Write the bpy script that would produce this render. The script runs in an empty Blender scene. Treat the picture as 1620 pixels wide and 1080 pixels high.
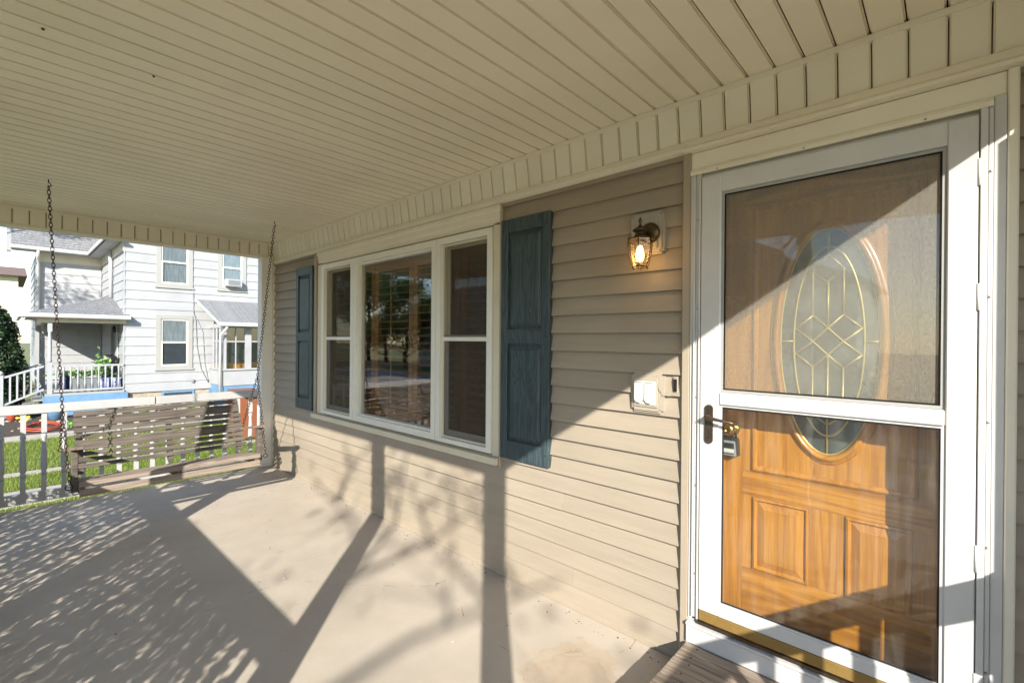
import bpy, bmesh, math, random
from mathutils import Vector, Matrix
import numpy as np
random.seed(7)
R = math.radians
sc = bpy.context.scene
COL = sc.collection

# ------------------------------------------------------------ camera
F_PX, YAW, PITCH, ROLL = 743.15, R(47.182), R(-0.1236), R(0.4409)
fw = Vector((math.sin(YAW)*math.cos(PITCH), math.cos(YAW)*math.cos(PITCH), math.sin(PITCH)))
rt = Vector((math.cos(YAW), -math.sin(YAW), 0)); up = rt.cross(fw)
r2 = rt*math.cos(ROLL)+up*math.sin(ROLL); u2 = -rt*math.sin(ROLL)+up*math.cos(ROLL)
cam = bpy.data.objects.new('camera', bpy.data.cameras.new('camera')); COL.objects.link(cam)
cam.matrix_world = Matrix(((r2.x, u2.x, -fw.x, 0), (r2.y, u2.y, -fw.y, 0), (r2.z, u2.z, -fw.z, 1.499), (0, 0, 0, 1)))
cam.data.sensor_width = 36; cam.data.lens = F_PX/1620*36
cam.data.clip_start = 0.02; cam.data.clip_end = 900
sc.camera = cam

# ------------------------------------------------------------ light
SUNV = Vector((-1.0, -1.03, 0.70)).normalized()      # towards the sun
sun = bpy.data.objects.new('sun', bpy.data.lights.new('sun', 'SUN')); COL.objects.link(sun)
sun.data.energy = 3.2; sun.data.angle = R(0.53); sun.data.color = (1.0, 0.95, 0.87)
sun.rotation_euler = (-SUNV).to_track_quat('-Z', 'Y').to_euler()
w = bpy.data.worlds.new('World'); sc.world = w; w.use_nodes = True
nt = w.node_tree; nt.nodes.clear()
sky = nt.nodes.new('ShaderNodeTexSky'); sky.sky_type = 'NISHITA'; sky.sun_disc = False
sky.sun_elevation = math.asin(SUNV.z); sky.sun_rotation = math.atan2(SUNV.x, SUNV.y) % (2*math.pi)
sky.altitude = 300; sky.air_density = 1.0; sky.dust_density = 0.3; sky.ozone_density = 1.0
bg = nt.nodes.new('ShaderNodeBackground'); bg.inputs['Strength'].default_value = 0.115
wo = nt.nodes.new('ShaderNodeOutputWorld')
nt.links.new(sky.outputs[0], bg.inputs[0]); nt.links.new(bg.outputs[0], wo.inputs[0])
sc.view_settings.view_transform = 'Standard'; sc.view_settings.look = 'None'
sc.view_settings.exposure = 1.56; sc.view_settings.gamma = 1.0
sc.view_settings.use_curve_mapping = False
sc.render.engine = 'CYCLES'
sc.cycles.max_bounces = 14; sc.cycles.diffuse_bounces = 7; sc.cycles.glossy_bounces = 5
sc.cycles.transparent_max_bounces = 24; sc.cycles.transmission_bounces = 6
sc.cycles.sample_clamp_indirect = 6.0
sc.cycles.use_denoising = True

# ------------------------------------------------------------ materials
def mat(name, col, rough=0.6, var=0.0, vscale=3.0, metal=0.0, bump=0.0, bscale=60.0, stretch=(1, 1, 1),
        spec=0.5, col2=None, dirt=0.0, emit=None, estr=0.0, detail=6.0, objvar=0.0):
    m = bpy.data.materials.new(name); m.use_nodes = True
    n = m.node_tree.nodes; l = m.node_tree.links; b = n['Principled BSDF']
    b.inputs['Base Color'].default_value = (*col, 1); b.inputs['Roughness'].default_value = rough
    b.inputs['Metallic'].default_value = metal; b.inputs['Specular IOR Level'].default_value = spec
    if emit:
        b.inputs['Emission Color'].default_value = (*emit, 1); b.inputs['Emission Strength'].default_value = estr
    tc = n.new('ShaderNodeTexCoord'); mp = n.new('ShaderNodeMapping'); mp.inputs['Scale'].default_value = stretch
    geo = n.new('ShaderNodeNewGeometry')
    l.new(geo.outputs['Position'], mp.inputs['Vector'])
    if var > 0 or col2:
        t = n.new('ShaderNodeTexNoise'); t.inputs['Scale'].default_value = vscale; t.inputs['Detail'].default_value = detail
        t.inputs['Roughness'].default_value = 0.62
        l.new(mp.outputs[0], t.inputs['Vector'])
        cr = n.new('ShaderNodeValToRGB')
        c2 = col2 if col2 else tuple(c*(1-var) for c in col)
        cr.color_ramp.elements[0].position = 0.34; cr.color_ramp.elements[1].position = 0.68
        cr.color_ramp.elements[0].color = (*c2, 1); cr.color_ramp.elements[1].color = (*col, 1)
        l.new(t.outputs['Fac'], cr.inputs[0]); last = cr.outputs[0]
        if dirt > 0:
            t3 = n.new('ShaderNodeTexNoise'); t3.inputs['Scale'].default_value = 1.3; t3.inputs['Detail'].default_value = 9
            l.new(geo.outputs['Position'], t3.inputs['Vector'])
            c3 = n.new('ShaderNodeValToRGB'); c3.color_ramp.elements[0].position = 0.45; c3.color_ramp.elements[1].position = 0.75
            c3.color_ramp.elements[0].color = (1, 1, 1, 1); c3.color_ramp.elements[1].color = (1-dirt, 1-dirt*1.1, 1-dirt*1.25, 1)
            l.new(t3.outputs['Fac'], c3.inputs[0])
            mx = n.new('ShaderNodeMix'); mx.data_type = 'RGBA'; mx.blend_type = 'MULTIPLY'; mx.inputs['Factor'].default_value = 1
            l.new(last, mx.inputs['A']); l.new(c3.outputs[0], mx.inputs['B']); last = mx.outputs['Result']
        if objvar > 0:
            oi = n.new('ShaderNodeObjectInfo'); mo = n.new('ShaderNodeMapRange'); mo.inputs['To Min'].default_value = 1-objvar; mo.inputs['To Max'].default_value = 1
            l.new(oi.outputs['Random'], mo.inputs['Value'])
            mv = n.new('ShaderNodeVectorMath'); mv.operation = 'SCALE'; l.new(last, mv.inputs[0]); l.new(mo.outputs[0], mv.inputs['Scale']); last = mv.outputs[0]
        l.new(last, b.inputs['Base Color'])
    if bump > 0:
        t2 = n.new('ShaderNodeTexNoise'); t2.inputs['Scale'].default_value = bscale; t2.inputs['Detail'].default_value = 5
        l.new(mp.outputs[0], t2.inputs['Vector'])
        bp = n.new('ShaderNodeBump'); bp.inputs['Strength'].default_value = bump; bp.inputs['Distance'].default_value = 0.004
        l.new(t2.outputs['Fac'], bp.inputs['Height']); l.new(bp.outputs[0], b.inputs['Normal'])
    return m

def wood(name, dark, light, axis='Z', scale=9.0, rough=0.45, stretch=0.06, dist=5.0, spec=0.5, coat=0.0, fine=0.35, bump=0.25):
    """grain runs along `axis`"""
    m = bpy.data.materials.new(name); m.use_nodes = True
    n = m.node_tree.nodes; l = m.node_tree.links; b = n['Principled BSDF']
    b.inputs['Roughness'].default_value = rough; b.inputs['Specular IOR Level'].default_value = spec
    b.inputs['Coat Weight'].default_value = coat; b.inputs['Coat Roughness'].default_value = 0.15
    geo = n.new('ShaderNodeNewGeometry'); mp = n.new('ShaderNodeMapping')
    s = [1, 1, 1]; s['XYZ'.index(axis)] = stretch
    mp.inputs['Scale'].default_value = s
    oi = n.new('ShaderNodeObjectInfo'); ad = n.new('ShaderNodeVectorMath'); ad.operation = 'MULTIPLY_ADD'
    ad.inputs[1].default_value = (3.1, 5.3, 7.7)
    l.new(oi.outputs['Random'], ad.inputs[0]); l.new(geo.outputs['Position'], ad.inputs[2])
    l.new(ad.outputs[0], mp.inputs['Vector'])
    n1 = n.new('ShaderNodeTexNoise'); n1.inputs['Scale'].default_value = scale; n1.inputs['Detail'].default_value = 3
    n1.inputs['Distortion'].default_value = 0.6
    l.new(mp.outputs[0], n1.inputs['Vector'])
    mu = n.new('ShaderNodeMath'); mu.operation = 'MULTIPLY'; mu.inputs[1].default_value = dist*4
    l.new(n1.outputs['Fac'], mu.inputs[0])
    fr = n.new('ShaderNodeMath'); fr.operation = 'PINGPONG'; fr.inputs[1].default_value = 0.5
    l.new(mu.outputs[0], fr.inputs[0])
    mp2 = n.new('ShaderNodeMapping'); s2 = [1, 1, 1]; s2['XYZ'.index(axis)] = 0.03
    mp2.inputs['Scale'].default_value = s2; l.new(ad.outputs[0], mp2.inputs['Vector'])
    n2 = n.new('ShaderNodeTexNoise'); n2.inputs['Scale'].default_value = 260; n2.inputs['Detail'].default_value = 2
    l.new(mp2.outputs[0], n2.inputs['Vector'])
    mx = n.new('ShaderNodeMix'); mx.data_type = 'FLOAT'; mx.inputs['Factor'].default_value = fine
    dd = n.new('ShaderNodeMath'); dd.operation = 'MULTIPLY'; dd.inputs[1].default_value = 2.0
    l.new(fr.outputs[0], dd.inputs[0]); l.new(dd.outputs[0], mx.inputs['A']); l.new(n2.outputs['Fac'], mx.inputs['B'])
    cr = n.new('ShaderNodeValToRGB'); cr.color_ramp.elements[0].position = 0.15; cr.color_ramp.elements[1].position = 0.8
    cr.color_ramp.elements[0].color = (*dark, 1); cr.color_ramp.elements[1].color = (*light, 1)
    l.new(mx.outputs['Result'], cr.inputs[0]); l.new(cr.outputs[0], b.inputs['Base Color'])
    bp = n.new('ShaderNodeBump'); bp.inputs['Strength'].default_value = bump; bp.inputs['Distance'].default_value = 0.002
    l.new(mx.outputs['Result'], bp.inputs['Height']); l.new(bp.outputs[0], b.inputs['Normal'])
    return m

def glass(name, tint=(1, 1, 1), f0=0.04, rough=0.0, wave=0.0, wscale=6.0, haze=0.0, hcol=(.7, .7, .7), streak=0.0):
    m = bpy.data.materials.new(name); m.use_nodes = True
    n = m.node_tree.nodes; l = m.node_tree.links; n.clear()
    out = n.new('ShaderNodeOutputMaterial'); tr = n.new('ShaderNodeBsdfTransparent'); gl = n.new('ShaderNodeBsdfGlossy')
    tr.inputs[0].default_value = (*tint, 1); gl.inputs['Roughness'].default_value = rough
    geo = n.new('ShaderNodeNewGeometry')
    dt = n.new('ShaderNodeVectorMath'); dt.operation = 'DOT_PRODUCT'
    l.new(geo.outputs['Normal'], dt.inputs[0]); l.new(geo.outputs['Incoming'], dt.inputs[1])
    ab = n.new('ShaderNodeMath'); ab.operation = 'ABSOLUTE'; l.new(dt.outputs['Value'], ab.inputs[0])
    om = n.new('ShaderNodeMath'); om.operation = 'SUBTRACT'; om.inputs[0].default_value = 1; l.new(ab.outputs[0], om.inputs[1])
    pw = n.new('ShaderNodeMath'); pw.operation = 'POWER'; pw.inputs[1].default_value = 5; l.new(om.outputs[0], pw.inputs[0])
    ma = n.new('ShaderNodeMath'); ma.operation = 'MULTIPLY_ADD'; ma.inputs[1].default_value = 1-f0; ma.inputs[2].default_value = f0
    l.new(pw.outputs[0], ma.inputs[0])
    mx = n.new('ShaderNodeMixShader'); l.new(ma.outputs[0], mx.inputs[0]); l.new(tr.outputs[0], mx.inputs[1]); l.new(gl.outputs[0], mx.inputs[2])
    if wave > 0:
        t = n.new('ShaderNodeTexNoise'); t.inputs['Scale'].default_value = wscale; t.inputs['Detail'].default_value = 1.5
        mp = n.new('ShaderNodeMapping'); mp.inputs['Scale'].default_value = (1, 0.35, 1.6)
        l.new(geo.outputs['Position'], mp.inputs[0]); l.new(mp.outputs[0], t.inputs['Vector'])
        bp = n.new('ShaderNodeBump'); bp.inputs['Strength'].default_value = wave; bp.inputs['Distance'].default_value = 0.02
        l.new(t.outputs['Fac'], bp.inputs['Height']); l.new(bp.outputs[0], gl.inputs['Normal'])
    last = mx.outputs[0]
    if haze > 0:
        df = n.new('ShaderNodeBsdfDiffuse'); df.inputs[0].default_value = (*hcol, 1)
        m2 = n.new('ShaderNodeMixShader')
        t = n.new('ShaderNodeTexNoise'); t.inputs['Scale'].default_value = 7; t.inputs['Detail'].default_value = 8
        mp = n.new('ShaderNodeMapping'); mp.inputs['Scale'].default_value = (1, 3.5, 0.6) if streak else (1, 1, 1)
        l.new(geo.outputs['Position'], mp.inputs[0]); l.new(mp.outputs[0], t.inputs['Vector'])
        mr = n.new('ShaderNodeMapRange'); mr.inputs['From Min'].default_value = 0.45; mr.inputs['From Max'].default_value = 0.8
        mr.inputs['To Min'].default_value = haze*0.25; mr.inputs['To Max'].default_value = haze
        l.new(t.outputs['Fac'], mr.inputs['Value']); l.new(mr.outputs[0], m2.inputs[0])
        l.new(last, m2.inputs[1]); l.new(df.outputs[0], m2.inputs[2]); last = m2.outputs[0]
    l.new(last, out.inputs[0])
    return m

def screen(name, col, dens):
    m = bpy.data.materials.new(name); m.use_nodes = True
    n = m.node_tree.nodes; l = m.node_tree.links; n.clear()
    out = n.new('ShaderNodeOutputMaterial'); tr = n.new('ShaderNodeBsdfTransparent'); df = n.new('ShaderNodeBsdfDiffuse')
    df.inputs[0].default_value = (*col, 1)
    geo = n.new('ShaderNodeNewGeometry')
    acc = None
    for sc_ in ((1, 0.25, 1), (1, 1, 0.25)):
        mp = n.new('ShaderNodeMapping'); mp.inputs['Scale'].default_value = sc_
        l.new(geo.outputs['Position'], mp.inputs[0])
        t = n.new('ShaderNodeTexNoise'); t.inputs['Scale'].default_value = 330; t.inputs['Detail'].default_value = 3
        l.new(mp.outputs[0], t.inputs['Vector'])
        if acc is None: acc = t.outputs['Fac']
        else:
            a = n.new('ShaderNodeMath'); a.operation = 'ADD'; l.new(acc, a.inputs[0]); l.new(t.outputs['Fac'], a.inputs[1]); acc = a.outputs[0]
    mr = n.new('ShaderNodeMapRange'); mr.inputs['From Min'].default_value = 0.65; mr.inputs['From Max'].default_value = 1.35
    mr.inputs['To Min'].default_value = dens*0.45; mr.inputs['To Max'].default_value = min(1, dens*1.55)
    l.new(acc, mr.inputs['Value'])
    mx = n.new('ShaderNodeMixShader'); l.new(mr.outputs[0], mx.inputs[0]); l.new(tr.outputs[0], mx.inputs[1]); l.new(df.outputs[0], mx.inputs[2])
    l.new(mx.outputs[0], out.inputs[0])
    return m

def leafmat(name, c1, c2, trans=0.35):
    m = bpy.data.materials.new(name); m.use_nodes = True
    n = m.node_tree.nodes; l = m.node_tree.links; n.clear()
    out = n.new('ShaderNodeOutputMaterial')
    df = n.new('ShaderNodeBsdfPrincipled'); df.inputs['Roughness'].default_value = 0.5; df.inputs['Specular IOR Level'].default_value = 0.4
    tl = n.new('ShaderNodeBsdfTranslucent'); geo = n.new('ShaderNodeNewGeometry')
    cr = n.new('ShaderNodeValToRGB'); cr.color_ramp.elements[0].color = (*c1, 1); cr.color_ramp.elements[1].color = (*c2, 1)
    l.new(geo.outputs['Random Per Island'], cr.inputs[0])
    l.new(cr.outputs[0], df.inputs['Base Color']); l.new(cr.outputs[0], tl.inputs[0])
    mx = n.new('ShaderNodeMixShader'); mx.inputs[0].default_value = trans
    l.new(df.outputs[0], mx.inputs[1]); l.new(tl.outputs[0], mx.inputs[2]); l.new(mx.outputs[0], out.inputs[0])
    return m

M = {}
M['ceil'] = mat('beige_vinyl_ceiling', (0.88, 0.81, 0.645), 0.5, var=0.05, vscale=1.2, dirt=0.08, objvar=0.05, bump=0.05, bscale=90)
M['trim'] = mat('cream_aluminium_trim', (0.80, 0.74, 0.60), 0.45, var=0.08, vscale=2.5, dirt=0.10)
M['siding'] = mat('taupe_vinyl_siding', (0.350, 0.291, 0.216), 0.55, var=0.12, vscale=5, dirt=0.14, objvar=0.06, bump=0.25, bscale=22, stretch=(1, 0.35, 4))
M['channel'] = mat('taupe_corner_channel', (0.36, 0.30, 0.22), 0.5, var=0.07)
M['white'] = mat('white_door_paint', (0.57, 0.56, 0.535), 0.35, var=0.08, vscale=9, dirt=0.10)
M['whitev'] = mat('white_window_vinyl', (0.76, 0.735, 0.65), 0.35, var=0.04, vscale=6, dirt=0.04)
M['casing'] = mat('cream_window_casing', (0.66, 0.60, 0.45), 0.5, var=0.08, vscale=4, dirt=0.08)
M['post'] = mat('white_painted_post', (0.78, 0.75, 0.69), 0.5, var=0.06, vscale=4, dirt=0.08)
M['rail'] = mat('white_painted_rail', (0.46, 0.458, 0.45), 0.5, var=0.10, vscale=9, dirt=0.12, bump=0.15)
M['blueshut'] = wood('teal_blue_grained_shutter', (0.018, 0.030, 0.033), (0.056, 0.084, 0.092), 'Z', 15, 0.5, 0.10, 2.2, fine=0.55, bump=0.4)
M['oak'] = wood('golden_oak_door', (0.27, 0.098, 0.012), (0.53, 0.235, 0.032), 'Z', 7, 0.35, 0.05, 1.6, coat=0.35, fine=0.68, bump=0.15)
M['oakh'] = wood('golden_oak_door_cross_grain', (0.27, 0.098, 0.012), (0.53, 0.235, 0.032), 'Y', 6, 0.35, 0.09, 2.2, coat=0.35, fine=0.5)
M['louver'] = wood('orange_wood_louver', (0.19, 0.065, 0.015), (0.36, 0.14, 0.04), 'Y', 6, 0.4, 0.08, 2.0)
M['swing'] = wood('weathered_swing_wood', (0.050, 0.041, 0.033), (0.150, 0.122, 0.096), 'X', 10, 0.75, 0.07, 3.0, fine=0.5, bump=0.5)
M['swinglit'] = wood('sunlit_seat_wood', (0.17, 0.13, 0.10), (0.36, 0.29, 0.235), 'X', 10, 0.75, 0.07, 3.0, fine=0.5, bump=0.5)  # lighter copy of the swing wood; sun on the seat put into colour
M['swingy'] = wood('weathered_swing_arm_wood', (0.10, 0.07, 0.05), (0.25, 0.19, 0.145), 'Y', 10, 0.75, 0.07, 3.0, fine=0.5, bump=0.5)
M['deck'] = wood('weathered_step_wood', (0.13, 0.095, 0.068), (0.36, 0.29, 0.22), 'Y', 8, 0.8, 0.05, 3.5, fine=0.55, bump=0.6)
M['chain'] = mat('rusty_chain_iron', (0.06, 0.035, 0.024), 0.6, var=0.5, vscale=60, metal=0.6)
M['brass'] = mat('brass', (0.62, 0.42, 0.13), 0.22, metal=1.0)
M['came'] = mat('brass_came_metal', (0.62, 0.50, 0.20), 0.38, metal=0.55)
M['abrass'] = mat('antique_brass', (0.12, 0.085, 0.045), 0.38, metal=0.9, var=0.4, vscale=40)
M['dbrass'] = mat('worn_bronze_handle', (0.17, 0.13, 0.09), 0.42, metal=0.85, var=0.35, vscale=50)
M['kick'] = mat('dull_gold_kick_strip', (0.30, 0.19, 0.055), 0.5, metal=0.3, var=0.15, vscale=30)
M['black'] = mat('black_plastic', (0.012, 0.012, 0.014), 0.4)
M['dark'] = mat('dark_gap', (0.015, 0.014, 0.013), 0.8)
M['room'] = mat('dim_room_wall', (0.16, 0.12, 0.085), 0.9)
M['boxcover'] = mat('beige_plastic_block', (0.37, 0.32, 0.25), 0.5, var=0.06)
M['outlet'] = mat('off_white_outlet_cover', (0.56, 0.545, 0.50), 0.4)
M['lockgrey'] = mat('grey_lockbox_shell', (0.26, 0.28, 0.28), 0.4, var=0.1, vscale=40)
M['glass'] = glass('window_glass', (0.93, 0.95, 0.94), f0=0.13, wave=0.05, wscale=3)
M['uglass'] = glass('storm_door_upper_glass', (0.94, 0.95, 0.94), f0=0.028, wave=0.10, wscale=3)
M['sglass'] = glass('storm_door_glass', (0.96, 0.97, 0.96), f0=0.035, wave=0.22, wscale=4.5, haze=0.05, hcol=(.75, .72, .66), streak=1)
M['sidegl'] = glass('screened_sash_glass', (0.70, 0.72, 0.70), f0=0.05)
M['nglass'] = glass('neighbour_glass', (0.9, 0.93, 0.95), f0=0.07)
M['oval'] = glass('oval_textured_glass', (0.60, 0.66, 0.68), f0=0.06, rough=0.12, wave=0.12, wscale=60, haze=0.5, hcol=(.34, .37, .36))
M['screen'] = screen('grey_insect_screen', (0.58, 0.53, 0.46), 0.20)
M['wscreen'] = screen('dark_insect_screen', (0.13, 0.105, 0.08), 0.22)
M['lampglass'] = glass('lantern_bevelled_glass', (1, 0.93, 0.78), f0=0.08, rough=0.05, wave=0.3, wscale=60)
M['bulb'] = mat('lit_bulb', (1, 0.8, 0.5), 0.4, emit=(1.0, 0.62, 0.24), estr=7)
M['nwhite'] = mat('white_house_siding', (0.395, 0.40, 0.405), 0.6, var=0.10, vscale=2.5, dirt=0.10, objvar=0.05)
M['ntrim'] = mat('grey_window_trim', (0.34, 0.335, 0.31), 0.6, var=0.06)
M['ngutter'] = mat('white_gutter', (0.52, 0.515, 0.49), 0.45, dirt=0.1, var=0.05)
M['nblue'] = mat('blue_porch_board', (0.15, 0.29, 0.46), 0.6, var=0.2, vscale=5, dirt=0.15)
M['nwin'] = mat('dark_window_interior', (0.05, 0.055, 0.06), 0.6, var=0.3, vscale=4)
M['curtain'] = mat('pale_curtain', (0.30, 0.32, 0.31), 0.9, var=0.4, vscale=7, stretch=(3, 3, 0.4))
M['block'] = mat('tan_foundation_block', (0.46, 0.38, 0.28), 0.9, var=0.35, vscale=9, bump=0.5, bscale=25)
M['brown'] = mat('brown_plastic_bin', (0.27, 0.095, 0.045), 0.45, var=0.12, vscale=6)
M['hose'] = mat('red_orange_hose', (0.50, 0.085, 0.04), 0.4)
M['soil'] = mat('dark_garden_soil', (0.10, 0.07, 0.05), 0.95, col2=(0.04, 0.03, 0.022), vscale=12, bump=0.8, bscale=30)
M['yellow'] = mat('yellow_petal', (0.85, 0.6, 0.03), 0.5)
M['greenstem'] = mat('green_stem', (0.05, 0.2, 0.07), 0.5)
M['bluecrate'] = mat('blue_patterned_crate', (0.62, 0.64, 0.78), 0.5, col2=(0.10, 0.14, 0.42), vscale=16, detail=1)
M['greytub'] = mat('grey_plastic_tub', (0.20, 0.22, 0.22), 0.5, var=0.2)
M['navy'] = mat('navy_cloth', (0.03, 0.04, 0.13), 0.8, var=0.4, vscale=8)
M['yhouse'] = mat('pale_yellow_siding', (0.62, 0.60, 0.40), 0.7, var=0.05)
M['browncone'] = mat('brown_roof_shingle', (0.22, 0.145, 0.11), 0.9, var=0.3, vscale=8)
M['bark'] = mat('tree_bark', (0.13, 0.10, 0.075), 0.9, var=0.45, vscale=9, bump=0.8, bscale=20, stretch=(1, 1, 0.3))
M['leafh'] = leafmat('hedge_leaf', (0.025, 0.055, 0.012), (0.09, 0.15, 0.03), 0.25)
M['leaft'] = leafmat('tree_leaf', (0.035, 0.06, 0.014), (0.12, 0.15, 0.035), 0.35)
M['leafd'] = leafmat('evergreen_leaf', (0.010, 0.028, 0.012), (0.035, 0.07, 0.025), 0.15)
M['leafp'] = leafmat('bright_plant_leaf', (0.14, 0.30, 0.07), (0.35, 0.55, 0.18), 0.3)
M['grass'] = leafmat('grass_blade', (0.13, 0.20, 0.03), (0.34, 0.40, 0.09), 0.4)
M['lawn'] = mat('lawn_ground', (0.19, 0.22, 0.06), 0.95, col2=(0.16, 0.13, 0.06), vscale=2.5, bump=0.6, bscale=40)
M['conc'] = mat('pale_concrete', (0.50, 0.45, 0.38), 0.85, var=0.2, vscale=4, bump=0.3, bscale=50, dirt=0.15)
M['asph'] = mat('street_asphalt', (0.33, 0.31, 0.28), 0.9, var=0.25, vscale=3, bump=0.4, bscale=80)
M['hinge'] = mat('white_hinge', (0.60, 0.59, 0.56), 0.35)
M['screw'] = mat('screw_steel', (0.4, 0.38, 0.34), 0.4, metal=0.9)

def floor_mat():
    m = mat('painted_concrete_floor', (0.545, 0.476, 0.388), 0.62, var=0.16, vscale=2.2, dirt=0.10, bump=0.25, bscale=130)
    n = m.node_tree.nodes; l = m.node_tree.links; b = n['Principled BSDF']
    src = b.inputs['Base Color'].links[0].from_socket
    geo = [x for x in n if x.type == 'NEW_GEOMETRY'][0]
    # rusty ring stain by the step
    dv = n.new('ShaderNodeVectorMath'); dv.operation = 'DISTANCE'; dv.inputs[1].default_value = (1.72, 1.23, 0.0)
    nz = n.new('ShaderNodeTexNoise'); nz.inputs['Scale'].default_value = 7; nz.inputs['Detail'].default_value = 4
    l.new(geo.outputs['Position'], nz.inputs['Vector'])
    wv = n.new('ShaderNodeVectorMath'); wv.operation = 'MULTIPLY_ADD'; wv.inputs[1].default_value = (0.36, 0.36, 0)
    l.new(nz.outputs['Color'], wv.inputs[0]); l.new(geo.outputs['Position'], wv.inputs[2])
    sb = n.new('ShaderNodeVectorMath'); sb.operation = 'SUBTRACT'; sb.inputs[1].default_value = (0.18, 0.18, 0)
    l.new(wv.outputs[0], sb.inputs[0]); l.new(sb.outputs[0], dv.inputs[0])
    rp = n.new('ShaderNodeValToRGB'); e = rp.color_ramp.elements
    e[0].position = 0.0; e[0].color = (0.35,)*3+(1,); e[1].position = 1.0; e[1].color = (0, 0, 0, 1)
    for p, v in ((0.08, 0.62), (0.12, 0.35), (0.155, 0.7), (0.17, 0.3), (0.215, 0.55), (0.24, 0.12), (0.3, 0.0)):
        q = e.new(p); q.color = (v, v, v, 1)
    l.new(dv.outputs['Value'], rp.inputs[0])
    n4 = n.new('ShaderNodeTexNoise'); n4.inputs['Scale'].default_value = 11; n4.inputs['Detail'].default_value = 6
    l.new(geo.outputs['Position'], n4.inputs['Vector'])
    mm = n.new('ShaderNodeMath'); mm.operation = 'MULTIPLY'; l.new(rp.outputs[0], mm.inputs[0]); l.new(n4.outputs['Fac'], mm.inputs[1])
    mx = n.new('ShaderNodeMix'); mx.data_type = 'RGBA'; l.new(mm.outputs[0], mx.inputs['Factor'])
    l.new(src, mx.inputs['A']); mx.inputs['B'].default_value = (0.38, 0.22, 0.09, 1)
    # pale chips and specks
    vo = n.new('ShaderNodeTexVoronoi'); vo.inputs['Scale'].default_value = 5.5; l.new(geo.outputs['Position'], vo.inputs['Vector'])
    lt = n.new('ShaderNodeMath'); lt.operation = 'LESS_THAN'; lt.inputs[1].default_value = 0.035; l.new(vo.outputs['Distance'], lt.inputs[0])
    mx2 = n.new('ShaderNodeMix'); mx2.data_type = 'RGBA'; l.new(lt.outputs[0], mx2.inputs['Factor'])
    l.new(mx.outputs['Result'], mx2.inputs['A']); mx2.inputs['B'].default_value = (0.66, 0.62, 0.55, 1)
    # faint ring marks
    v2 = n.new('ShaderNodeTexVoronoi'); v2.inputs['Scale'].default_value = 2.3; v2.inputs['Randomness'].default_value = 1
    l.new(geo.outputs['Position'], v2.inputs['Vector'])
    r3 = n.new('ShaderNodeValToRGB'); e = r3.color_ramp.elements
    e[0].position = 0.065; e[0].color = (0, 0, 0, 1); e[1].position = 0.085; e[1].color = (0, 0, 0, 1)
    q = e.new(0.075); q.color = (0.5, 0.5, 0.5, 1)
    l.new(v2.outputs['Distance'], r3.inputs[0])
    mq = n.new('ShaderNodeMath'); mq.operation = 'MULTIPLY'; l.new(r3.outputs[0], mq.inputs[0]); l.new(n4.outputs['Fac'], mq.inputs[1])
    mx3 = n.new('ShaderNodeMix'); mx3.data_type = 'RGBA'; l.new(mq.outputs[0], mx3.inputs['Factor'])
    l.new(mx2.outputs['Result'], mx3.inputs['A']); mx3.inputs['B'].default_value = (0.25, 0.18, 0.12, 1)
    vc = n.new('ShaderNodeTexVoronoi'); vc.feature = 'DISTANCE_TO_EDGE'; vc.inputs['Scale'].default_value = 0.55
    nw_ = n.new('ShaderNodeTexNoise'); nw_.inputs['Scale'].default_value = 4; nw_.inputs['Detail'].default_value = 8; l.new(geo.outputs['Position'], nw_.inputs['Vector'])
    ws = n.new('ShaderNodeVectorMath'); ws.operation = 'MULTIPLY_ADD'; ws.inputs[1].default_value = (.35, .35, 0); l.new(nw_.outputs['Color'], ws.inputs[0]); l.new(geo.outputs['Position'], ws.inputs[2]); l.new(ws.outputs[0], vc.inputs['Vector'])
    lc = n.new('ShaderNodeMath'); lc.operation = 'LESS_THAN'; lc.inputs[1].default_value = 0.0016; l.new(vc.outputs['Distance'], lc.inputs[0])
    gm = n.new('ShaderNodeMapRange'); gm.inputs['From Min'].default_value = .5; gm.inputs['From Max'].default_value = .62; l.new(n4.outputs['Fac'], gm.inputs['Value'])
    lm = n.new('ShaderNodeMath'); lm.operation = 'MULTIPLY'; l.new(lc.outputs[0], lm.inputs[0]); l.new(gm.outputs[0], lm.inputs[1])
    mx4 = n.new('ShaderNodeMix'); mx4.data_type = 'RGBA'; l.new(lm.outputs[0], mx4.inputs['Factor']); l.new(mx3.outputs['Result'], mx4.inputs['A']); mx4.inputs['B'].default_value = (0.30, 0.22, 0.15, 1)
    # grime patches and fine grit
    ng = n.new('ShaderNodeTexNoise'); ng.inputs['Scale'].default_value = 1.7; ng.inputs['Detail'].default_value = 10; ng.inputs['Roughness'].default_value = .7; l.new(geo.outputs['Position'], ng.inputs['Vector'])
    gr = n.new('ShaderNodeMapRange'); gr.inputs['From Min'].default_value = .50; gr.inputs['From Max'].default_value = .72; gr.inputs['To Max'].default_value = .28; l.new(ng.outputs['Fac'], gr.inputs['Value'])
    mx5 = n.new('ShaderNodeMix'); mx5.data_type = 'RGBA'; l.new(gr.outputs[0], mx5.inputs['Factor']); l.new(mx4.outputs['Result'], mx5.inputs['A']); mx5.inputs['B'].default_value = (0.44, 0.35, 0.25, 1)
    vg = n.new('ShaderNodeTexVoronoi'); vg.inputs['Scale'].default_value = 26; l.new(geo.outputs['Position'], vg.inputs['Vector'])
    lg = n.new('ShaderNodeMath'); lg.operation = 'LESS_THAN'; lg.inputs[1].default_value = 0.06; l.new(vg.outputs['Distance'], lg.inputs[0])
    lh = n.new('ShaderNodeMath'); lh.operation = 'MULTIPLY'; lh.inputs[1].default_value = .45; l.new(lg.outputs[0], lh.inputs[0])
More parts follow.
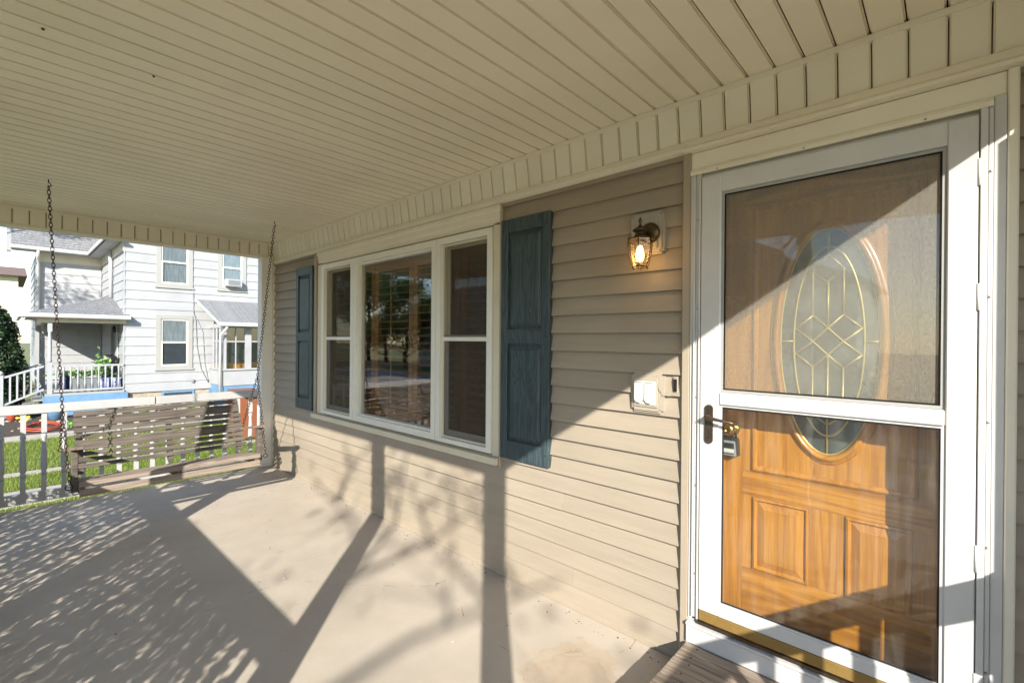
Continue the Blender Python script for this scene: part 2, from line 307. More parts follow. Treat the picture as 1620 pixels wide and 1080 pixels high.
    l5 = n.new('ShaderNodeMath'); l5.operation = 'MULTIPLY'; l.new(lh.outputs[0], l5.inputs[0]); l.new(gm.outputs[0], l5.inputs[1])
    mx6 = n.new('ShaderNodeMix'); mx6.data_type = 'RGBA'; l.new(l5.outputs[0], mx6.inputs['Factor']); l.new(mx5.outputs['Result'], mx6.inputs['A']); mx6.inputs['B'].default_value = (0.22, 0.16, 0.11, 1)
    l.new(mx6.outputs['Result'], b.inputs['Base Color'])
    return m
M['floor'] = floor_mat()

def shingle_mat(name, c1, c2):
    m = mat(name, c1, 0.95, col2=c2, vscale=14, detail=3, bump=0.5, bscale=60)
    n = m.node_tree.nodes; l = m.node_tree.links; b = n['Principled BSDF']
    src = b.inputs['Base Color'].links[0].from_socket
    geo = [x for x in n if x.type == 'NEW_GEOMETRY'][0]
    br = n.new('ShaderNodeTexBrick'); br.inputs['Scale'].default_value = 7.0
    br.inputs['Color1'].default_value = (1, 1, 1, 1); br.inputs['Color2'].default_value = (0.78, 0.78, 0.78, 1)
    br.inputs['Mortar'].default_value = (0.55, 0.55, 0.55, 1); br.inputs['Mortar Size'].default_value = 0.03
    mp = n.new('ShaderNodeMapping'); mp.inputs['Rotation'].default_value = (R(65), 0, 0)
    l.new(geo.outputs['Position'], mp.inputs[0]); l.new(mp.outputs[0], br.inputs['Vector'])
    mx = n.new('ShaderNodeMix'); mx.data_type = 'RGBA'; mx.blend_type = 'MULTIPLY'; mx.inputs['Factor'].default_value = 1
    l.new(src, mx.inputs['A']); l.new(br.outputs['Color'], mx.inputs['B']); l.new(mx.outputs['Result'], b.inputs['Base Color'])
    return m
M['shingle'] = shingle_mat('grey_roof_shingles', (0.30, 0.30, 0.30), (0.19, 0.19, 0.195))

# ------------------------------------------------------------ mesh helpers
ORG = {}
class MB:
    def __init__(s): s.v = []; s.f = []; s.smooth = []
    def add(s, vs, fs, smooth=False):
        o = len(s.v); s.v += [tuple(p) for p in vs]; s.f += [tuple(i+o for i in f) for f in fs]; s.smooth += [smooth]*len(fs)
        return s
    def box(s, x0, x1, y0, y1, z0, z1, bev=0.0):
        if x0 > x1: x0, x1 = x1, x0
        if y0 > y1: y0, y1 = y1, y0
        if z0 > z1: z0, z1 = z1, z0
        if bev <= 0:
            vs = [(x, y, z) for x in (x0, x1) for y in (y0, y1) for z in (z0, z1)]
            return s.add(vs, [(0, 1, 3, 2), (4, 6, 7, 5), (0, 4, 5, 1), (2, 3, 7, 6), (0, 2, 6, 4), (1, 5, 7, 3)])
        b = min(bev, (x1-x0)/2.01, (y1-y0)/2.01, (z1-z0)/2.01)
        bm = bmesh.new(); bmesh.ops.create_cube(bm, size=1.0)
        for v in bm.verts:
            v.co = ((x0+x1)/2+v.co.x*(x1-x0), (y0+y1)/2+v.co.y*(y1-y0), (z0+z1)/2+v.co.z*(z1-z0))
        bmesh.ops.bevel(bm, geom=bm.edges[:], offset=b, segments=1, affect='EDGES')
        return s.bm(bm)
    def bm(s, bm, smooth=False):
        bm.verts.ensure_lookup_table(); bm.verts.index_update()
        s.add([v.co[:] for v in bm.verts], [[v.index for v in f.verts] for f in bm.faces], smooth); bm.free(); return s
    def prism(s, prof, axis, a, b):
        """prof: (p,q) in the two other axes, in xyz order"""
        n = len(prof); vs = []
        for t in (a, b):
            for p, q in prof:
                vs.append({'X': (t, p, q), 'Y': (p, t, q), 'Z': (p, q, t)}[axis])
        fs = [(i, (i+1) % n, n+(i+1) % n, n+i) for i in range(n)] + [tuple(range(n))[::-1], tuple(range(n, 2*n))]
        return s.add(vs, fs)
    def poly(s, pts, th):
        """flat polygon thickened straight down by th"""
        n = len(pts); vs = [tuple(p) for p in pts]+[(p[0], p[1], p[2]-th) for p in pts]
        return s.add(vs, [tuple(range(n)), tuple(range(n, 2*n))[::-1]]+[(i, n+i, n+(i+1) % n, (i+1) % n) for i in range(n)])
    def tube(s, pts, r, n=8, closed=False, smooth=True):
        pts = [Vector(p) for p in pts]; m = len(pts); rs = r if isinstance(r, (list, tuple)) else [r]*m
        vs = []; prev = None
        for i, p in enumerate(pts):
            if closed: d = pts[(i+1) % m]-pts[i-1]
            else: d = pts[min(i+1, m-1)]-pts[max(i-1, 0)]
            d.normalize()
            if prev is None:
                a = Vector((0, 0, 1)) if abs(d.z) < 0.9 else Vector((1, 0, 0)); e = d.cross(a).normalized()
            else: e = (prev-d*prev.dot(d)).normalized()
            prev = e; g = d.cross(e)
            for k in range(n):
                t = 2*math.pi*k/n; vs.append(p+(e*math.cos(t)+g*math.sin(t))*rs[i])
        fs = []
        for i in range(m if closed else m-1):
            j = (i+1) % m
            for k in range(n): fs.append((i*n+k, i*n+(k+1) % n, j*n+(k+1) % n, j*n+k))
        if not closed: fs += [tuple(range(n))[::-1], tuple(range((m-1)*n, m*n))]
        return s.add(vs, fs, smooth)
    def lathe(s, prof, c, axis='Z', n=16, smooth=True, rot=0.0, sq=False):
        """prof: (radius, height)"""
        vs = []; c = Vector(c)
        for r, h in prof:
            for k in range(n):
                t = 2*math.pi*k/n+rot; a, b = r*math.cos(t), r*math.sin(t)
                vs.append(c+Vector({'Z': (a, b, h), 'X': (h, a, b), 'Y': (a, h, b)}[axis]))
        fs = []
        for i in range(len(prof)-1):
            for k in range(n): fs.append((i*n+k, i*n+(k+1) % n, (i+1)*n+(k+1) % n, (i+1)*n+k))
        fs += [tuple(range(n))[::-1], tuple(range((len(prof)-1)*n, len(prof)*n))]
        return s.add(vs, fs, smooth)
    def mesh(s, name, org=Vector((0, 0, 0)), fix=True):
        me = bpy.data.meshes.new(name)
        me.from_pydata([(p[0]-org.x, p[1]-org.y, p[2]-org.z) for p in s.v], [], s.f)
        if any(s.smooth): me.polygons.foreach_set('use_smooth', s.smooth)
        if fix:
            bm = bmesh.new(); bm.from_mesh(me); bmesh.ops.recalc_face_normals(bm, faces=bm.faces); bm.to_mesh(me); bm.free()
        me.update(); return me
    def build(s, name, m, parent=None, label=None, cat=None, group=None, kind=None, fix=True):
        if parent is not None: org = ORG[parent.name]
        else:
            a = np.array(s.v); lo, hi = a.min(0), a.max(0); org = Vector(((lo[0]+hi[0])/2, (lo[1]+hi[1])/2, lo[2]))
        me = s.mesh(name, org, fix); me.materials.append(m)
        o = bpy.data.objects.new(name, me); COL.objects.link(o)
        if parent is not None: o.parent = parent
        else: o.location = org
        ORG[o.name] = org
        return tag(o, label, cat, group, kind)
def tag(o, label=None, cat=None, group=None, kind=None):
    for k, v in (('label', label), ('category', cat), ('group', group), ('kind', kind)):
        if v: o[k] = v
    return o
def thing(name, loc, label, cat, group=None, kind=None):
    o = bpy.data.objects.new(name, None); COL.objects.link(o); o.location = loc; o.empty_display_size = 0.1
    ORG[o.name] = Vector(loc); return tag(o, label, cat, group, kind)
def box(name, m, dims, parent=None, bev=0.0, **k): return MB().box(*dims, bev).build(name, m, parent, **k)
def place(o, delta):
    """a copy of part o (same parent, shared mesh) moved by delta"""
    c = o.copy(); COL.objects.link(c); c.location = o.location+Vector(delta); return c

def siding(parent, axis, c, sgn, u0, u1, z0, z1, pitch, m, holes=(), d=0.021, back=0.03, joints=False):
    """lapped boards on the plane `axis`=c facing sgn; rows are objects, cut round the holes (ua,ub,za,zb)"""
    z = z0
    while z < z1-0.004:
        zt = min(z+pitch, z1); mb = MB()
        pieces = [(u0, u1, z, zt)]
        for (a, b, p, q) in holes:
            new = []
            for (ua, ub, za, zb) in pieces:
                if b <= ua or a >= ub or q <= za or p >= zb: new.append((ua, ub, za, zb)); continue
                if a > ua: new.append((ua, a, za, zb))
                if b < ub: new.append((b, ub, za, zb))
                m0, m1 = max(a, ua), min(b, ub)
                if p > za+0.004: new.append((m0, m1, za, p))
                if q < zb-0.004: new.append((m0, m1, q, zb))
            pieces = new
        for (ua, ub, za, zb) in pieces:
            if ub-ua < 0.005: continue
            if joints and ub-ua > 1.5 and random.random() < .75:
                cut = random.uniform(ua+.3, ub-.3)
                pr = lambda o: [(c+sgn*(d*(1-(za-z)/pitch)+0.001+o), za), (c+sgn*(d*(1-(zb-z)/pitch)+0.001+o), zb), (c-sgn*back, zb), (c-sgn*back, za)]
                MB().prism(pr(0), 'Y', ua, cut).build('siding_board', m, parent)
                MB().prism(pr(.0026), 'Y', cut+.0005, ub).build('siding_board', m, parent); continue
            fr = lambda zz: d*(1-(zz-z)/pitch)+0.001
            prof = [(c+sgn*fr(za), za), (c+sgn*fr(zb), zb), (c-sgn*back, zb), (c-sgn*back, za)]
            MB().prism(prof, 'Y' if axis == 'X' else 'X', ua, ub).build('siding_board', m, parent)
        z += pitch

# ============================================================ OUR HOUSE: setting
D = 2.18; ZC = 2.624
MB().box(-0.55, 2.21, -0.62, 5.90, -0.14, 0.0).build('porch_floor', M['floor'], kind='structure')
MB().box(-0.42, 2.60, -0.50, 5.80, -0.9, -0.145).build('porch_foundation', M['block'], kind='structure')

# wall core with window and door openings
wall = thing('house_wall', (2.3, 2.0, 0.0), 'taupe clapboard house wall along the porch', None, kind='structure')
wb = MB()
WY0, WY1, WZ0, WZ1 = 2.17, 4.585, 0.765, 2.215
DY0, DY1, DZ1 = -0.075, 0.815, 2.255
X0, X1 = D+0.012, D+0.15
for dims in ((X0, X1, WY1, 5.84, -0.1, 5.2), (X0, X1, DY1, WY0, -0.1, 5.2), (X0, X1, WY0, WY1, -0.1, WZ0), (X0, X1, WY0, WY1, WZ1, 5.2),
             (X0, X1, DY0, DY1, DZ1, 5.2), (X0, X1, DY0, DY1, -0.1, 0.13), (X0, X1, -3.0, DY0, -0.1, 5.2)):
    wb.box(*dims)
wb.build('wall_core', M['channel'], wall)
siding(wall, 'X', D, -1, 0.91, 5.845, 0.033, 2.372, 0.1007, M['siding'],
       holes=((2.085, 4.775, 0.69, 2.5), (0.8, 0.91, -1, 3)), joints=True)
siding(wall, 'X', D, -1, -.444, -0.163, 0.033, 2.372, 0.1007, M['siding'])
box('base_ledge', M['channel'], (D-0.024, D+0.01, 0.9, 5.845, 0.001, 0.032), wall, 0.004)
box('corner_board', M['trim'], (D-0.03, D+0.04, 5.846, 5.885, 0.0, 2.372), wall, 0.004)
MB().prism([(5.885, 0), (5.93, 0), (5.93, 2.6), (5.885, 2.6)], 'X', D-0.03, D+0.06).build('corner_board', M['trim'], wall)
# side wall beyond the corner, rest of the shell
siding(wall, 'Y', 5.86, 1, D+0.06, 8.0, -0.6, 5.2, 0.1007, M['siding'])
hb = MB()
hb.box(X1, 8.0, 5.70, 5.855, -0.9, 5.2); hb.box(X1, 8.0, -3.0, -2.85, -0.9, 5.2); hb.box(7.85, 8.0, -2.85, 5.70, -0.9, 5.2)
hb.box(X1, 8.0, -2.85, 5.70, 2.62, 2.75); hb.box(X1, 8.0, -2.85, 5.70, -0.15, 0.05)
hb.box(4.2, 4.3, -2.85, 5.70, 0.05, 2.62); hb.box(2.95, 4.2, 1.3, 1.4, 0.05, 2.62)
hb.build('house_shell', M['room'], kind='structure')
MB().prism([(-3.3, 5.1), (6.2, 5.1), (1.45, 8.2)], 'X', 1.9, 8.3).build('house_roof', M['shingle'], kind='structure')

bay = thing('bay_wall', (2.0, -1.3, 0.0), 'shallow wall projection at the near end of the porch', None, kind='structure')
box('wall_core', M['channel'], (1.85, 2.158, -2.2, -.47, -0.9, 2.60), bay)
siding(bay, 'X', 1.84, -1, -2.2, -.47, -.87, 2.55, 0.1007, M['siding'], back=.008)
box('corner_board', M['trim'], (1.82, 2.157, -.469, -.445, 0.0, 2.36), bay)
# frieze: vertical soffit strips over the wall, leaning slightly back
fr = thing('porch_frieze', (2.15, 2.6, 2.43), 'band of short vertical beige panels under the ceiling along the wall', None, kind='structure')
def frieze_piece(y0, y1):
    t = 0.0060
    # panel profile along y (x offset outward, y)
    prof = [(0.006, y0+t), (-0.006, y0+t+0.001), (-0.006, y1-t-0.001), (0.006, y1-t), (0.006, y1-.0022), (0.012, y1-.0022), (0.012, y0+.0022), (0.006, y0+.0022)]
    vs = []; n = len(prof)
    for z, xo in ((2.433, 2.176), (2.606, 2.151)):
        for a, b in prof: vs.append((xo+a, b, z))
    fs = [(i, (i+1) % n, n+(i+1) % n, n+i) for i in range(n)]+[tuple(range(n))[::-1], tuple(range(n, 2*n))]
    return MB().add(vs, fs)
P = 0.1040
y = -0.62
while y < 5.88:
    frieze_piece(y, min(y+P, 5.895)).build('frieze_panel', M['ceil'], fr); y += P
MB().prism([(2.168, 2.436), (2.168, 2.599), (2.205, 2.599), (2.205, 2.436)], 'Y', -0.61, 5.88).build('backing', M['dark'], fr) if False else None
MB().prism([(2.138, 2.600), (2.138, 2.6225), (2.2, 2.6225), (2.2, 2.600)], 'Y', -0.62, 5.895).build('top_trim', M['ceil'], fr)
MB().prism([(2.166, 2.4335), (2.158, 2.425), (2.158, 2.413), (2.150, 2.405), (2.150, 2.385), (2.166, 2.374), (2.21, 2.374), (2.21, 2.4335)], 'Y', 0.905, 5.895).build('crown_trim', M['trim'], fr)
MB().prism([(2.160, 2.4335), (2.146, 2.425), (2.142, 2.40), (2.125, 2.385), (2.125, 2.372), (2.15, 2.366), (2.21, 2.366), (2.21, 2.4335)], 'Y', -1.3, 0.903).build('crown_trim', M['trim'], fr)

# ceiling planks (run towards the wall)
ce = thing('porch_ceiling', (0.8, 2.6, ZC), 'beige grooved plank ceiling of the porch', None, kind='structure')
y = -0.6163
first = None
t = 0.0048
t = 0.0065
prof = [(t+0.001, ZC), (P-t-0.001, ZC), (P-t, ZC+0.010), (P-.0022, ZC+0.010), (P-.0022, ZC+0.016), (.0022, ZC+0.016), (.0022, ZC+0.010), (t, ZC+0.010)]
pl = MB().prism([(a+y, b) for a, b in prof], 'X', -0.56, 2.19).build('ceiling_plank', M['ceil'], ce)
k = 1
while y+(k+1)*P < 5.94: place(pl, (0, k*P, 0)); k += 1
box('dark_backing', M['dark'], (-0.56, 2.19, -0.63, 6.05, ZC+0.02, ZC+0.10), ce)  # near-black sheet above the plank slots; groove shade put into its colour
MB().prism([(-0.60, 2.62), (-0.60, 2.74), (2.16, 3.5), (2.16, 2.74)], 'Y', -0.70, 6.10).build('porch_roof', M['shingle'], kind='structure')

# beams
def beam_x(y, x0, x1, near, name_label):
    """beam running in x with grooved panels on the -y side"""
    b = thing('porch_beam', ((x0+x1)/2, y, 2.453), name_label, 'beam')
    box('beam_core', M['dark'], (x0, x1, y+0.016, y+0.05, 2.480, ZC-0.004), b)  # near-black behind the panels; shade of their slots put into colour
    box('outer_face', M['trim'], (x0, x1, y+0.051, y+0.13, 2.456, ZC-0.002), b)
    xs = 0.037-P*6; p0 = None
    while xs < x1-0.02:
        a, c = max(xs, x0), min(xs+P, x1)
        if c-a > 0.03:
            MB().prism([(a+.0022, y+0.0135), (a+.0022, y+0.010), (a+t, y+0.010), (a+t+0.001, y-.002), (c-t-0.001, y-.002), (c-t, y+0.010), (c-.0022, y+0.010), (c-.0022, y+0.0135)], 'Z', 2.476, 2.602).build('beam_panel', M['ceil'], b)
        xs += P
    MB().prism([(y-0.006, 2.602), (y-0.006, ZC-0.001), (y+0.012, ZC-0.001), (y+0.012, 2.602)], 'X', x0, x1).build('top_trim', M['ceil'], b)
    MB().prism([(y-0.008, 2.476), (y-0.010, 2.455), (y+0.135, 2.450), (y+0.135, 2.455), (y+0.013, 2.459), (y+0.012, 2.476)], 'X', x0, x1).build('bottom_trim', M['trim'], b)
    return b
beam_x(5.90, -0.35, 2.15, True, 'cream panelled beam across the far end of the porch')
nb = thing('porch_beam', (0.85, -0.5, 2.453), 'cream beam across the near end of the porch beside the camera', 'beam')
box('beam_core', M['trim'], (-0.35, 2.13, -0.565, -0.435, 2.453, ZC-0.002), nb)
fb = thing('porch_beam', (-0.41, 2.7, 2.453), 'long cream beam along the street side of the porch', 'beam')
box('beam_core', M['trim'], (-0.47, -0.352, -0.57, 6.03, 2.453, ZC-0.002), fb)

# ------------------------------------------------------------ posts
def post(x, y, hw, label, z0=0.0):
    p = thing('porch_post', (x, y, z0), label, 'post', 'square white porch posts')
    MB().box(x-hw, x+hw, y-hw, y+hw, z0, 2.45, 0.006).build('shaft', M['post'], p)
    return p
post(-0.41, 0.90, 0.055, 'porch post on the far side of the entry opening')
post(-0.41, -0.50, 0.055, 'corner porch post at the near end beside the camera')
post(-0.41, 3.27, 0.060, 'middle porch post between the two hedges')
post(-0.41, 5.96, 0.055, 'outer corner porch post at the far end')
pw = post(2.085, 5.905, 0.062, 'white post next to the house corner right of the swing')
ds = thing('downspout', (2.235, 6.03, 0), 'pale downspout squeezed between post and house corner', 'downspout')
box('pipe', M['trim'], (2.20, 2.262, 6.0, 6.05, -0.85, 2.5), ds, 0.008)
box('strap', M['trim'], (2.193, 2.27, 5.992, 6.052, 1.5, 1.53), ds)

# ------------------------------------------------------------ railings
BAL = [(0.019, 0), (0.019, .14), (0.020, .145), (0.023, .155), (0.020, .165), (0.015, .175), (0.021, .19), (0.024, .235), (0.023, .30), (0.017, .42),
       (0.015, .47), (0.0205, .485), (0.0205, .50), (0.015, .515), (0.019, .53), (0.019, 0.70)]
def bal_mesh(h):
    mb = MB(); n = 10; k = h/0.70
    mb.lathe([(r, z*k) for r, z in BAL[2:-2]], (0, 0, 0), 'Z', n)
    mb.box(-.0175, .0175, -.0175, .0175, 0, .142*k); mb.box(-.0175, .0175, -.0175, .0175, .527*k, h)
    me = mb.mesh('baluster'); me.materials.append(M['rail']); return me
def railing(p0, p1, ztop, zbot, n, label, group, seg=None, skip=0, bh=0.09):
    p0, p1 = Vector(p0), Vector(p1); d = (p1-p0); L = d.length; d.normalize(); ax = 'X' if abs(d.x) > .5 else 'Y'
    r = thing('porch_railing', ((p0.x+p1.x)/2, (p0.y+p1.y)/2, zbot), label, 'railing', group)
    def bar(a, b, w, z0, z1, nm):
        if ax == 'X': box(nm, M['rail'], (a, b, p0.y-w, p0.y+w, z0, z1), r, 0.006)
        else: box(nm, M['rail'], (p0.x-w, p0.x+w, a, b, z0, z1), r, 0.006)
    s0 = p0.x if ax == 'X' else p0.y; s1 = p1.x if ax == 'X' else p1.y
    cuts = [s0]+(seg or [])+[s1]
    for a, b in zip(cuts[:-1], cuts[1:]): bar(a+(0.004 if a != s0 else 0), b-(0.004 if b != s1 else 0), 0.030, ztop-bh, ztop, 'top_rail')
    bar(s0, s1, 0.022, zbot, zbot+0.09, 'bottom_rail')
    me = bal_mesh(ztop-bh-zbot-0.09)
    for i in range(n):
        s = s0+(i+0.5)*(s1-s0)/n
        o = bpy.data.objects.new('baluster', me); COL.objects.link(o); o.parent = r
        pt = Vector((s, p0.y, zbot+0.09)) if ax == 'X' else Vector((p0.x, s, zbot+0.09))
        o.location = pt-ORG[r.name]
    return r
G = 'turned baluster railings round the porch'
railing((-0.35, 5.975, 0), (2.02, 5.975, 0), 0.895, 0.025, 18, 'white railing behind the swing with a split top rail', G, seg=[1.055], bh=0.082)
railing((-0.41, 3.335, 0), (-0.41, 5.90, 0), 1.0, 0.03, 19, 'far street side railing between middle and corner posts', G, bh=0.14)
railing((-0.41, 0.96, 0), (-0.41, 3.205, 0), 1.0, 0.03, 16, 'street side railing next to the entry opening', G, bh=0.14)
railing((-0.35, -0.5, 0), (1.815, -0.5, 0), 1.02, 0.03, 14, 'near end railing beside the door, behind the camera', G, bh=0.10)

# ============================================================ triple window
tw = thing('triple_window', (D, 3.4, 0.7), 'cream framed three part window with a wide middle pane between blue shutters', 'window')
MB().prism([(2.153, 2.370), (2.153, 2.345), (2.162, 2.335), (2.162, 2.30), (2.170, 2.285), (2.170, 2.262), (2.2, 2.262), (2.2, 2.370)], 'Y', 2.108, 4.715).build('header_casing', M['trim'], tw)
MB().prism([(2.166, 2.260), (2.158, 2.254), (2.158, 2.248), (2.2, 2.248), (2.2, 2.260)], 'Y', 2.175, 4.60).build('head_flashing', M['trim'], tw)
box('side_casing', M['casing'], (2.160, 2.20, 2.108, 2.172, 0.748, 2.2465), tw, 0.003)
box('side_casing', M['casing'], (2.160, 2.20, 4.612, 4.70, 0.748, 2.2465), tw, 0.003)
box('channel', M['channel'], (2.150, 2.19, 2.088, 2.106, 0.69, 2.372), tw, 0.003)
box('channel', M['channel'], (2.150, 2.19, 4.717, 4.765, 0.69, 2.372), tw, 0.003)
MB().prism([(2.128, 0.700), (2.128, 0.742), (2.2, 0.7465), (2.2, 0.700)], 'Y', 2.108, 4.775).build('sill', M['casing'], tw)
def rect_frame(mb, x0, x1, ya, yb, za, zb, w, wb=None, wt=None):
    wb = wb or w; wt = wt or w
    mb.box(x0, x1, ya, ya+w, za, zb); mb.box(x0, x1, yb-w, yb, za, zb)
    mb.box(x0, x1, ya+w, yb-w, za, za+wb); mb.box(x0, x1, ya+w, yb-w, zb-wt, zb)
    return mb
ZB, ZT = 0.762, 2.236
for (ya, yb, kind) in ((3.972, 4.598, 's'), (2.762, 3.966, 'c'), (2.176, 2.756, 's')):
    if kind == 'c':
        f = rect_frame(MB(), 2.150, 2.235, ya, yb, ZB, ZT, 0.050).build('window_frame', M['whitev'], tw)
        rect_frame(MB(), 2.168, 2.225, ya+.051, yb-.051, ZB+.051, ZT-.051, 0.018).build('glazing_bead', M['whitev'], tw)
        box('pane', M['glass'], (2.196, 2.200, ya+.06, yb-.06, ZB+.06, ZT-.06), tw)
    else:
        rect_frame(MB(), 2.150, 2.235, ya, yb, ZB, ZT, 0.046, 0.030, 0.046).build('window_frame', M['whitev'], tw)
        i0, i1 = ya+.048, yb-.048
        rect_frame(MB(), 2.176, 2.184, i0, i1, ZB+.032, ZT-.048, 0.014).build('screen_frame', M['casing'], tw)
        box('insect_screen', M['wscreen'], (2.179, 2.1795, i0+.014, i1-.014, ZB+.046, ZT-.062), tw)
        MB().box(2.170, 2.190, i0, i1, 1.492, 1.520).build('screen_crossbar', M['whitev'], tw)
        rect_frame(MB(), 2.212, 2.234, i0, i1, 1.50, ZT-.048, 0.030).build('upper_sash', M['casing'], tw)
        rect_frame(MB(), 2.190, 2.211, i0+.002, i1-.002, ZB+.032, 1.535, 0.040, 0.055).build('lower_sash', M['ntrim'], tw)
        box('pane', M['sidegl'], (2.222, 2.225, i0+.03, i1-.03, 1.53, ZT-.078), tw)
        box('pane', M['sidegl'], (2.199, 2.202, i0+.042, i1-.042, ZB+.088, 1.494), tw)
MB().box(2.172, 2.23, 3.9665, 3.9715, ZB, ZT).build('mullion_joint', M['casing'], tw)
MB().box(2.172, 2.23, 2.7565, 2.7615, ZB, ZT).build('mullion_joint', M['casing'], tw)

# indoor louvered shutters behind the panes
lv = bpy.data.meshes.new('louver')
def shutter(ya, yb, label):
    s = thing('louvered_shutter', (2.285, (ya+yb)/2, 0.80), label, 'shutter', 'wooden louvered shutters inside the window')
    for a, b in ((ya, ya+.058), (yb-.058, yb)): box('stile', M['louver'], (2.268, 2.298, a+.001, b-.001, 0.80, 2.20), s)
    for z0, z1 in ((0.80, 0.90), (2.10, 2.20)): box('rail', M['louver'], (2.268, 2.298, ya+.058, yb-.058, z0, z1), s)
    z = 0.93; c = math.cos(R(14)); q = math.sin(R(14)); prev = None
    while z < 2.09:
        if prev is None:
            pr = [(-.030, -.002), (-.015, -.0045), (.015, -.0045), (.030, -.002), (.030, .002), (.015, .0045), (-.015, .0045), (-.030, .002)]
            pr = [(2.283+a*c-b*q, z+a*q+b*c) for a, b in pr]
            prev = MB().prism(pr, 'Y', ya+.060, yb-.060).build('louver', M['louver'], s); zz = z
        else: place(prev, (0, 0, z-zz))
        z += 0.0605
    box('tilt_rod', M['louver'], (2.246, 2.255, (ya+yb)/2-.005, (ya+yb)/2+.005, 0.92, 2.08), s)
shutter(2.63, 3.205, 'wooden louvered shutter behind the right part of the middle pane')
shutter(3.209, 3.79, 'wooden louvered shutter in the centre of the middle pane')
shutter(3.794, 4.04, 'narrow wooden louvered shutter at the left edge of the middle pane')
shutter(4.06, 4.57, 'dim wooden louvered shutter behind the left screened window')
shutter(2.19, 2.61, 'dim wooden louvered shutter behind the right screened window')

# outside decorative shutters
def deco(y0, y1, z0, z1, label):
    s = thing('window_shutter', (2.14, (y0+y1)/2, z0), label, 'shutter', 'blue panelled shutters beside the window')
    xb, xf = 2.175, 2.138
    w = 0.058
    for a, b in ((y0, y0+w), (y1-w, y1)):
        box('stile', M['blueshut'], (xf, xb, a, b, z0, z1), s, 0.003)
    zm0, zm1 = z0+(z1-z0)*0.480, z0+(z1-z0)*0.540
    for a, b in ((z0, z0+.115), (zm0, zm1), (z1-.085, z1)):
        box('rail', M['blueshut'], (xf+.001, xb, y0+w+.001, y1-w-.001, a, b), s, 0.002)
    for a, b in ((z0+.115, zm0), (zm1, z1-.085)):
        ya, yb = y0+w, y1-w; g = 0.014; h = 0.030
        mb = MB()
        mb.box(xf+.018, xb, ya, yb, a, b)
        vs = [(xf+.016, ya+g, a+g), (xf+.016, yb-g, a+g), (xf+.016, yb-g, b-g), (xf+.016, ya+g, b-g),
              (xf+.004, ya+h, a+h+.01), (xf+.004, yb-h, a+h+.01), (xf+.004, yb-h, b-h-.01), (xf+.004, ya+h, b-h-.01)]
        mb.add(vs, [(0, 1, 5, 4), (1, 2, 6, 5), (2, 3, 7, 6), (3, 0, 4, 7), (4, 5, 6, 7), (3, 2, 1, 0)])
        mb.build('raised_panel', M['blueshut'], s)
    mb = MB()
    for yy in (y0+.02, y1-.02):
        for zz in (z0+.07, (zm0+zm1)/2, z1-.07): mb.lathe([(0.005, 0), (0.005, .004)], (xf-.003, yy, zz), 'X', 8)
    mb.build('screw_heads', M['black'], s)
deco(1.690, 2.082, 0.760, 2.255, 'weathered blue panelled shutter right of the window, lower corner in sun')
deco(4.78, 5.175, 0.760, 2.255, 'shaded blue panelled shutter left of the window near the house corner')

# ============================================================ storm door
dc = thing('door_surround', (2.15, 0.37, 0.13), 'white door casing with fluted side strips and wide header', 'door frame')
box('header_board', M['trim'], (2.150, 2.20, -.135, 0.885, 2.290, 2.364), dc, 0.003)
MB().prism([(2.132, 2.256), (2.132, 2.272), (2.145, 2.2895), (2.2, 2.2895), (2.2, 2.256)], 'Y', -.104, 0.868).build('drip_cap', M['trim'], dc)
for nm, a, b, xf, z0, z1 in (('side_strip', .817, .8245, 2.122, .25, 2.254), ('side_strip', .8255, .842, 2.134, .25, 2.254), ('side_strip', .843, .850, 2.128, .25, 2.254), ('side_strip', .851, .868, 2.140, .233, 2.255),
                             ('side_strip', -.0915, -.0735, 2.120, .13, 2.254), ('side_strip', -.104, -.0925, 2.132, .13, 2.254), ('side_strip', -.134, -.105, 2.142, .13, 2.2895)):
    box(nm, M['white'], (xf, 2.20, a, b, z0, z1), dc, 0.002)
box('outer_channel', M['channel'], (2.142, 2.2, .869, .909, 0.035, 2.372), dc, 0.005)
box('outer_channel', M['trim'], (2.138, 2.2, -.161, -.135, 0.02, 2.366), dc, 0.004)
MB().prism([(2.124, .132), (2.124, .205), (2.118, .212), (2.118, .222), (2.2, .232), (2.2, .132)], 'Y', -.104, .868).build('sill_board', M['white'], dc)
MB().prism([(2.122, .2335), (2.122, .246), (2.27, .252), (2.27, .2335)], 'Y', -.072, .816).build('threshold', M['dbrass'], dc)
mb = MB()
for yy, xs in ((.832, 2.133), (-.098, 2.131)):
    for zz in (2.05, 1.65, 1.25, .85, .45): mb.lathe([(0.0045, 0), (0.003, -.004)], (xs, yy, zz), 'X', 8)
for yy in (.75, .42, .06): mb.lathe([(0.0045, 0), (0.003, -.004)], (2.133, yy, 2.264), 'X', 8)
mb.build('casing_screws', M['screw'], dc)
# jambs between storm door and entry door
jb = MB()
jb.box(2.155, 2.33, .806, .8165, .252, 2.255); jb.box(2.155, 2.33, -.0735, -.063, .252, 2.255); jb.box(2.155, 2.33, -.063, .806, 2.245, 2.255)
jb.build('jamb', M['white'], dc)

